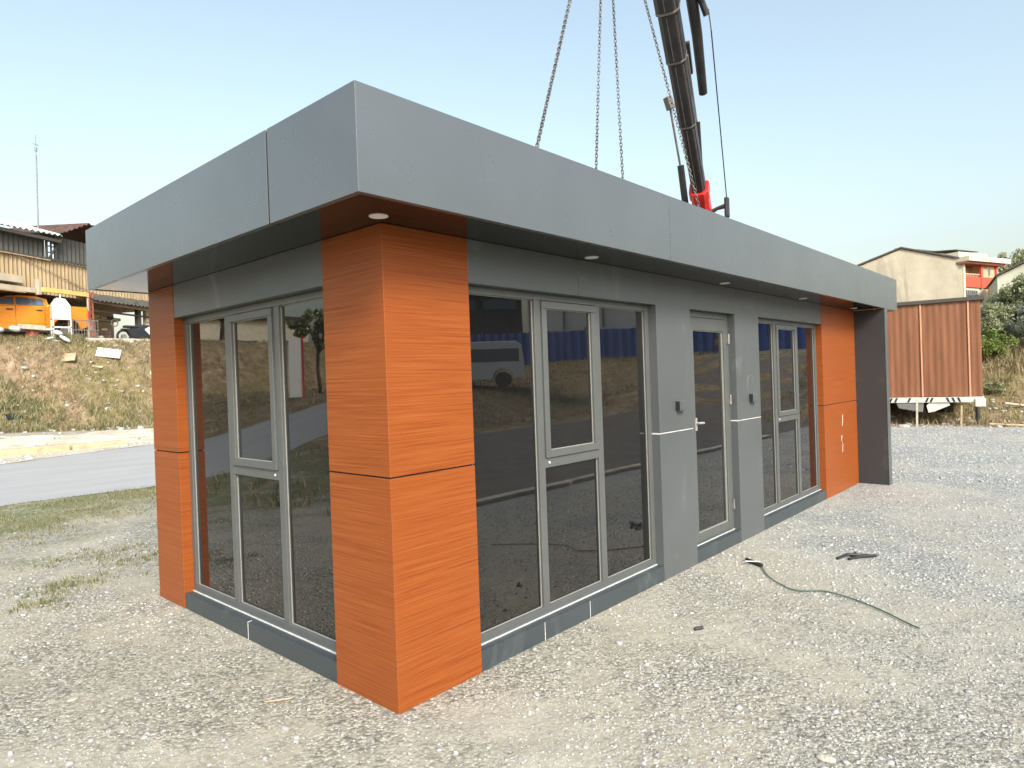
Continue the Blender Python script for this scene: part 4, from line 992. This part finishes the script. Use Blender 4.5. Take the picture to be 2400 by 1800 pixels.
plant('hedge_bush', 'green shrub mirrored at the foot of the blue fence', 'bush', (33.6,-13.0,hz(33.6,-13.0)), (.9,.9,.8), 'leaf', 20, 60, .1, .3)
cxw = rng.uniform(-22, -2.2, 2200); cyw = rng.uniform(1, 30, 2200); kw = ((cyw < 9.3) | (cyw > 16.2+.5*np.maximum(cxw, -7.7))) & (wob(cxw, cyw, .8, 3) > -.5); x, y = tufts(cxw[kw], cyw[kw], 6, .12)
P = np.stack([x, y, height(x, y)], 1); g = blades('west_grass', P, rng.uniform(.04, .2, len(P)), .014, M['dry'], 1.2); g.name = 'verge_grass'; tag(g, 'dry grass on the western verge mirrored in the end window', 'dry grass', kind='stuff')
cx = rng.uniform(8, 40, 1400); cy = rng.uniform(-23, -12.5, 1400); x, y = tufts(cx, cy, 6, .15)
P = np.stack([x, y, height(x, y)], 1); g = blades('verge_grass', P, rng.uniform(.05, .25, len(P)), .02, M['dry'], 1.0); tag(g, 'dry grass on the rise in front of the blue fence', 'dry grass', kind='stuff')

# ------------------------------------------------------------------ camera, sky, sun
cam = bpy.data.cameras.new('camera'); co = bpy.data.objects.new('camera', cam); COL.objects.link(co); SC.camera = co
cam.sensor_width = 36; cam.lens = 36*1432.12/2212; cam.clip_end = 3000; cam.clip_start = .05
yaw, pit, rol = .7325, -.0078, -.0352
pn = [.732512, -.00776657, -.0352]
fw = Vector((math.cos(pit)*math.cos(yaw), math.cos(pit)*math.sin(yaw), math.sin(pit)))
r = fw.cross(Vector((0,0,1))).normalized(); u = r.cross(fw)
r2 = r*math.cos(rol)+u*math.sin(rol); u2 = -r*math.sin(rol)+u*math.cos(rol)
m4 = Matrix((( r2.x,u2.x,-fw.x,-1.96689),(r2.y,u2.y,-fw.y,-2.5785),(r2.z,u2.z,-fw.z,1.6),(0,0,0,1)))
co.matrix_world = m4
SUN_EL, SUN_AZ = R(36), math.atan2(-.50, -.86)      # azimuth from +Y towards +X
W = bpy.data.worlds.new('World'); SC.world = W; W.use_nodes = True
nt = W.node_tree; nt.nodes.clear(); bg = nt.nodes.new('ShaderNodeBackground'); wo = nt.nodes.new('ShaderNodeOutputWorld'); sk = nt.nodes.new('ShaderNodeTexSky')
sk.sky_type = 'NISHITA'; sk.sun_disc = False; sk.sun_elevation = SUN_EL; sk.sun_rotation = SUN_AZ
sk.altitude = 0; sk.air_density = 1.6; sk.dust_density = 4.0; sk.ozone_density = 2.0
hs = nt.nodes.new('ShaderNodeHueSaturation'); hs.inputs['Hue'].default_value = .488; hs.inputs['Saturation'].default_value = .74   # the photograph's paler, milky air
nt.links.new(sk.outputs[0], hs.inputs['Color']); nt.links.new(hs.outputs[0], bg.inputs[0]); nt.links.new(bg.outputs[0], wo.inputs[0]); bg.inputs[1].default_value = .15
sl = bpy.data.lights.new('sun', 'SUN'); sl.energy = 2.0; sl.angle = R(16); sl.color = (1,.965,.92)
so = bpy.data.objects.new('sun', sl); COL.objects.link(so)
sd = Vector((math.sin(SUN_AZ)*math.cos(SUN_EL), math.cos(SUN_AZ)*math.cos(SUN_EL), math.sin(SUN_EL)))
so.rotation_euler = sd.to_track_quat('Z', 'Y').to_euler()
SC.view_settings.view_transform = 'Standard'; SC.view_settings.look = 'None'; SC.view_settings.gamma = 1; SC.view_settings.exposure = .86
SC.cycles.max_bounces = 8; SC.cycles.use_denoising = True
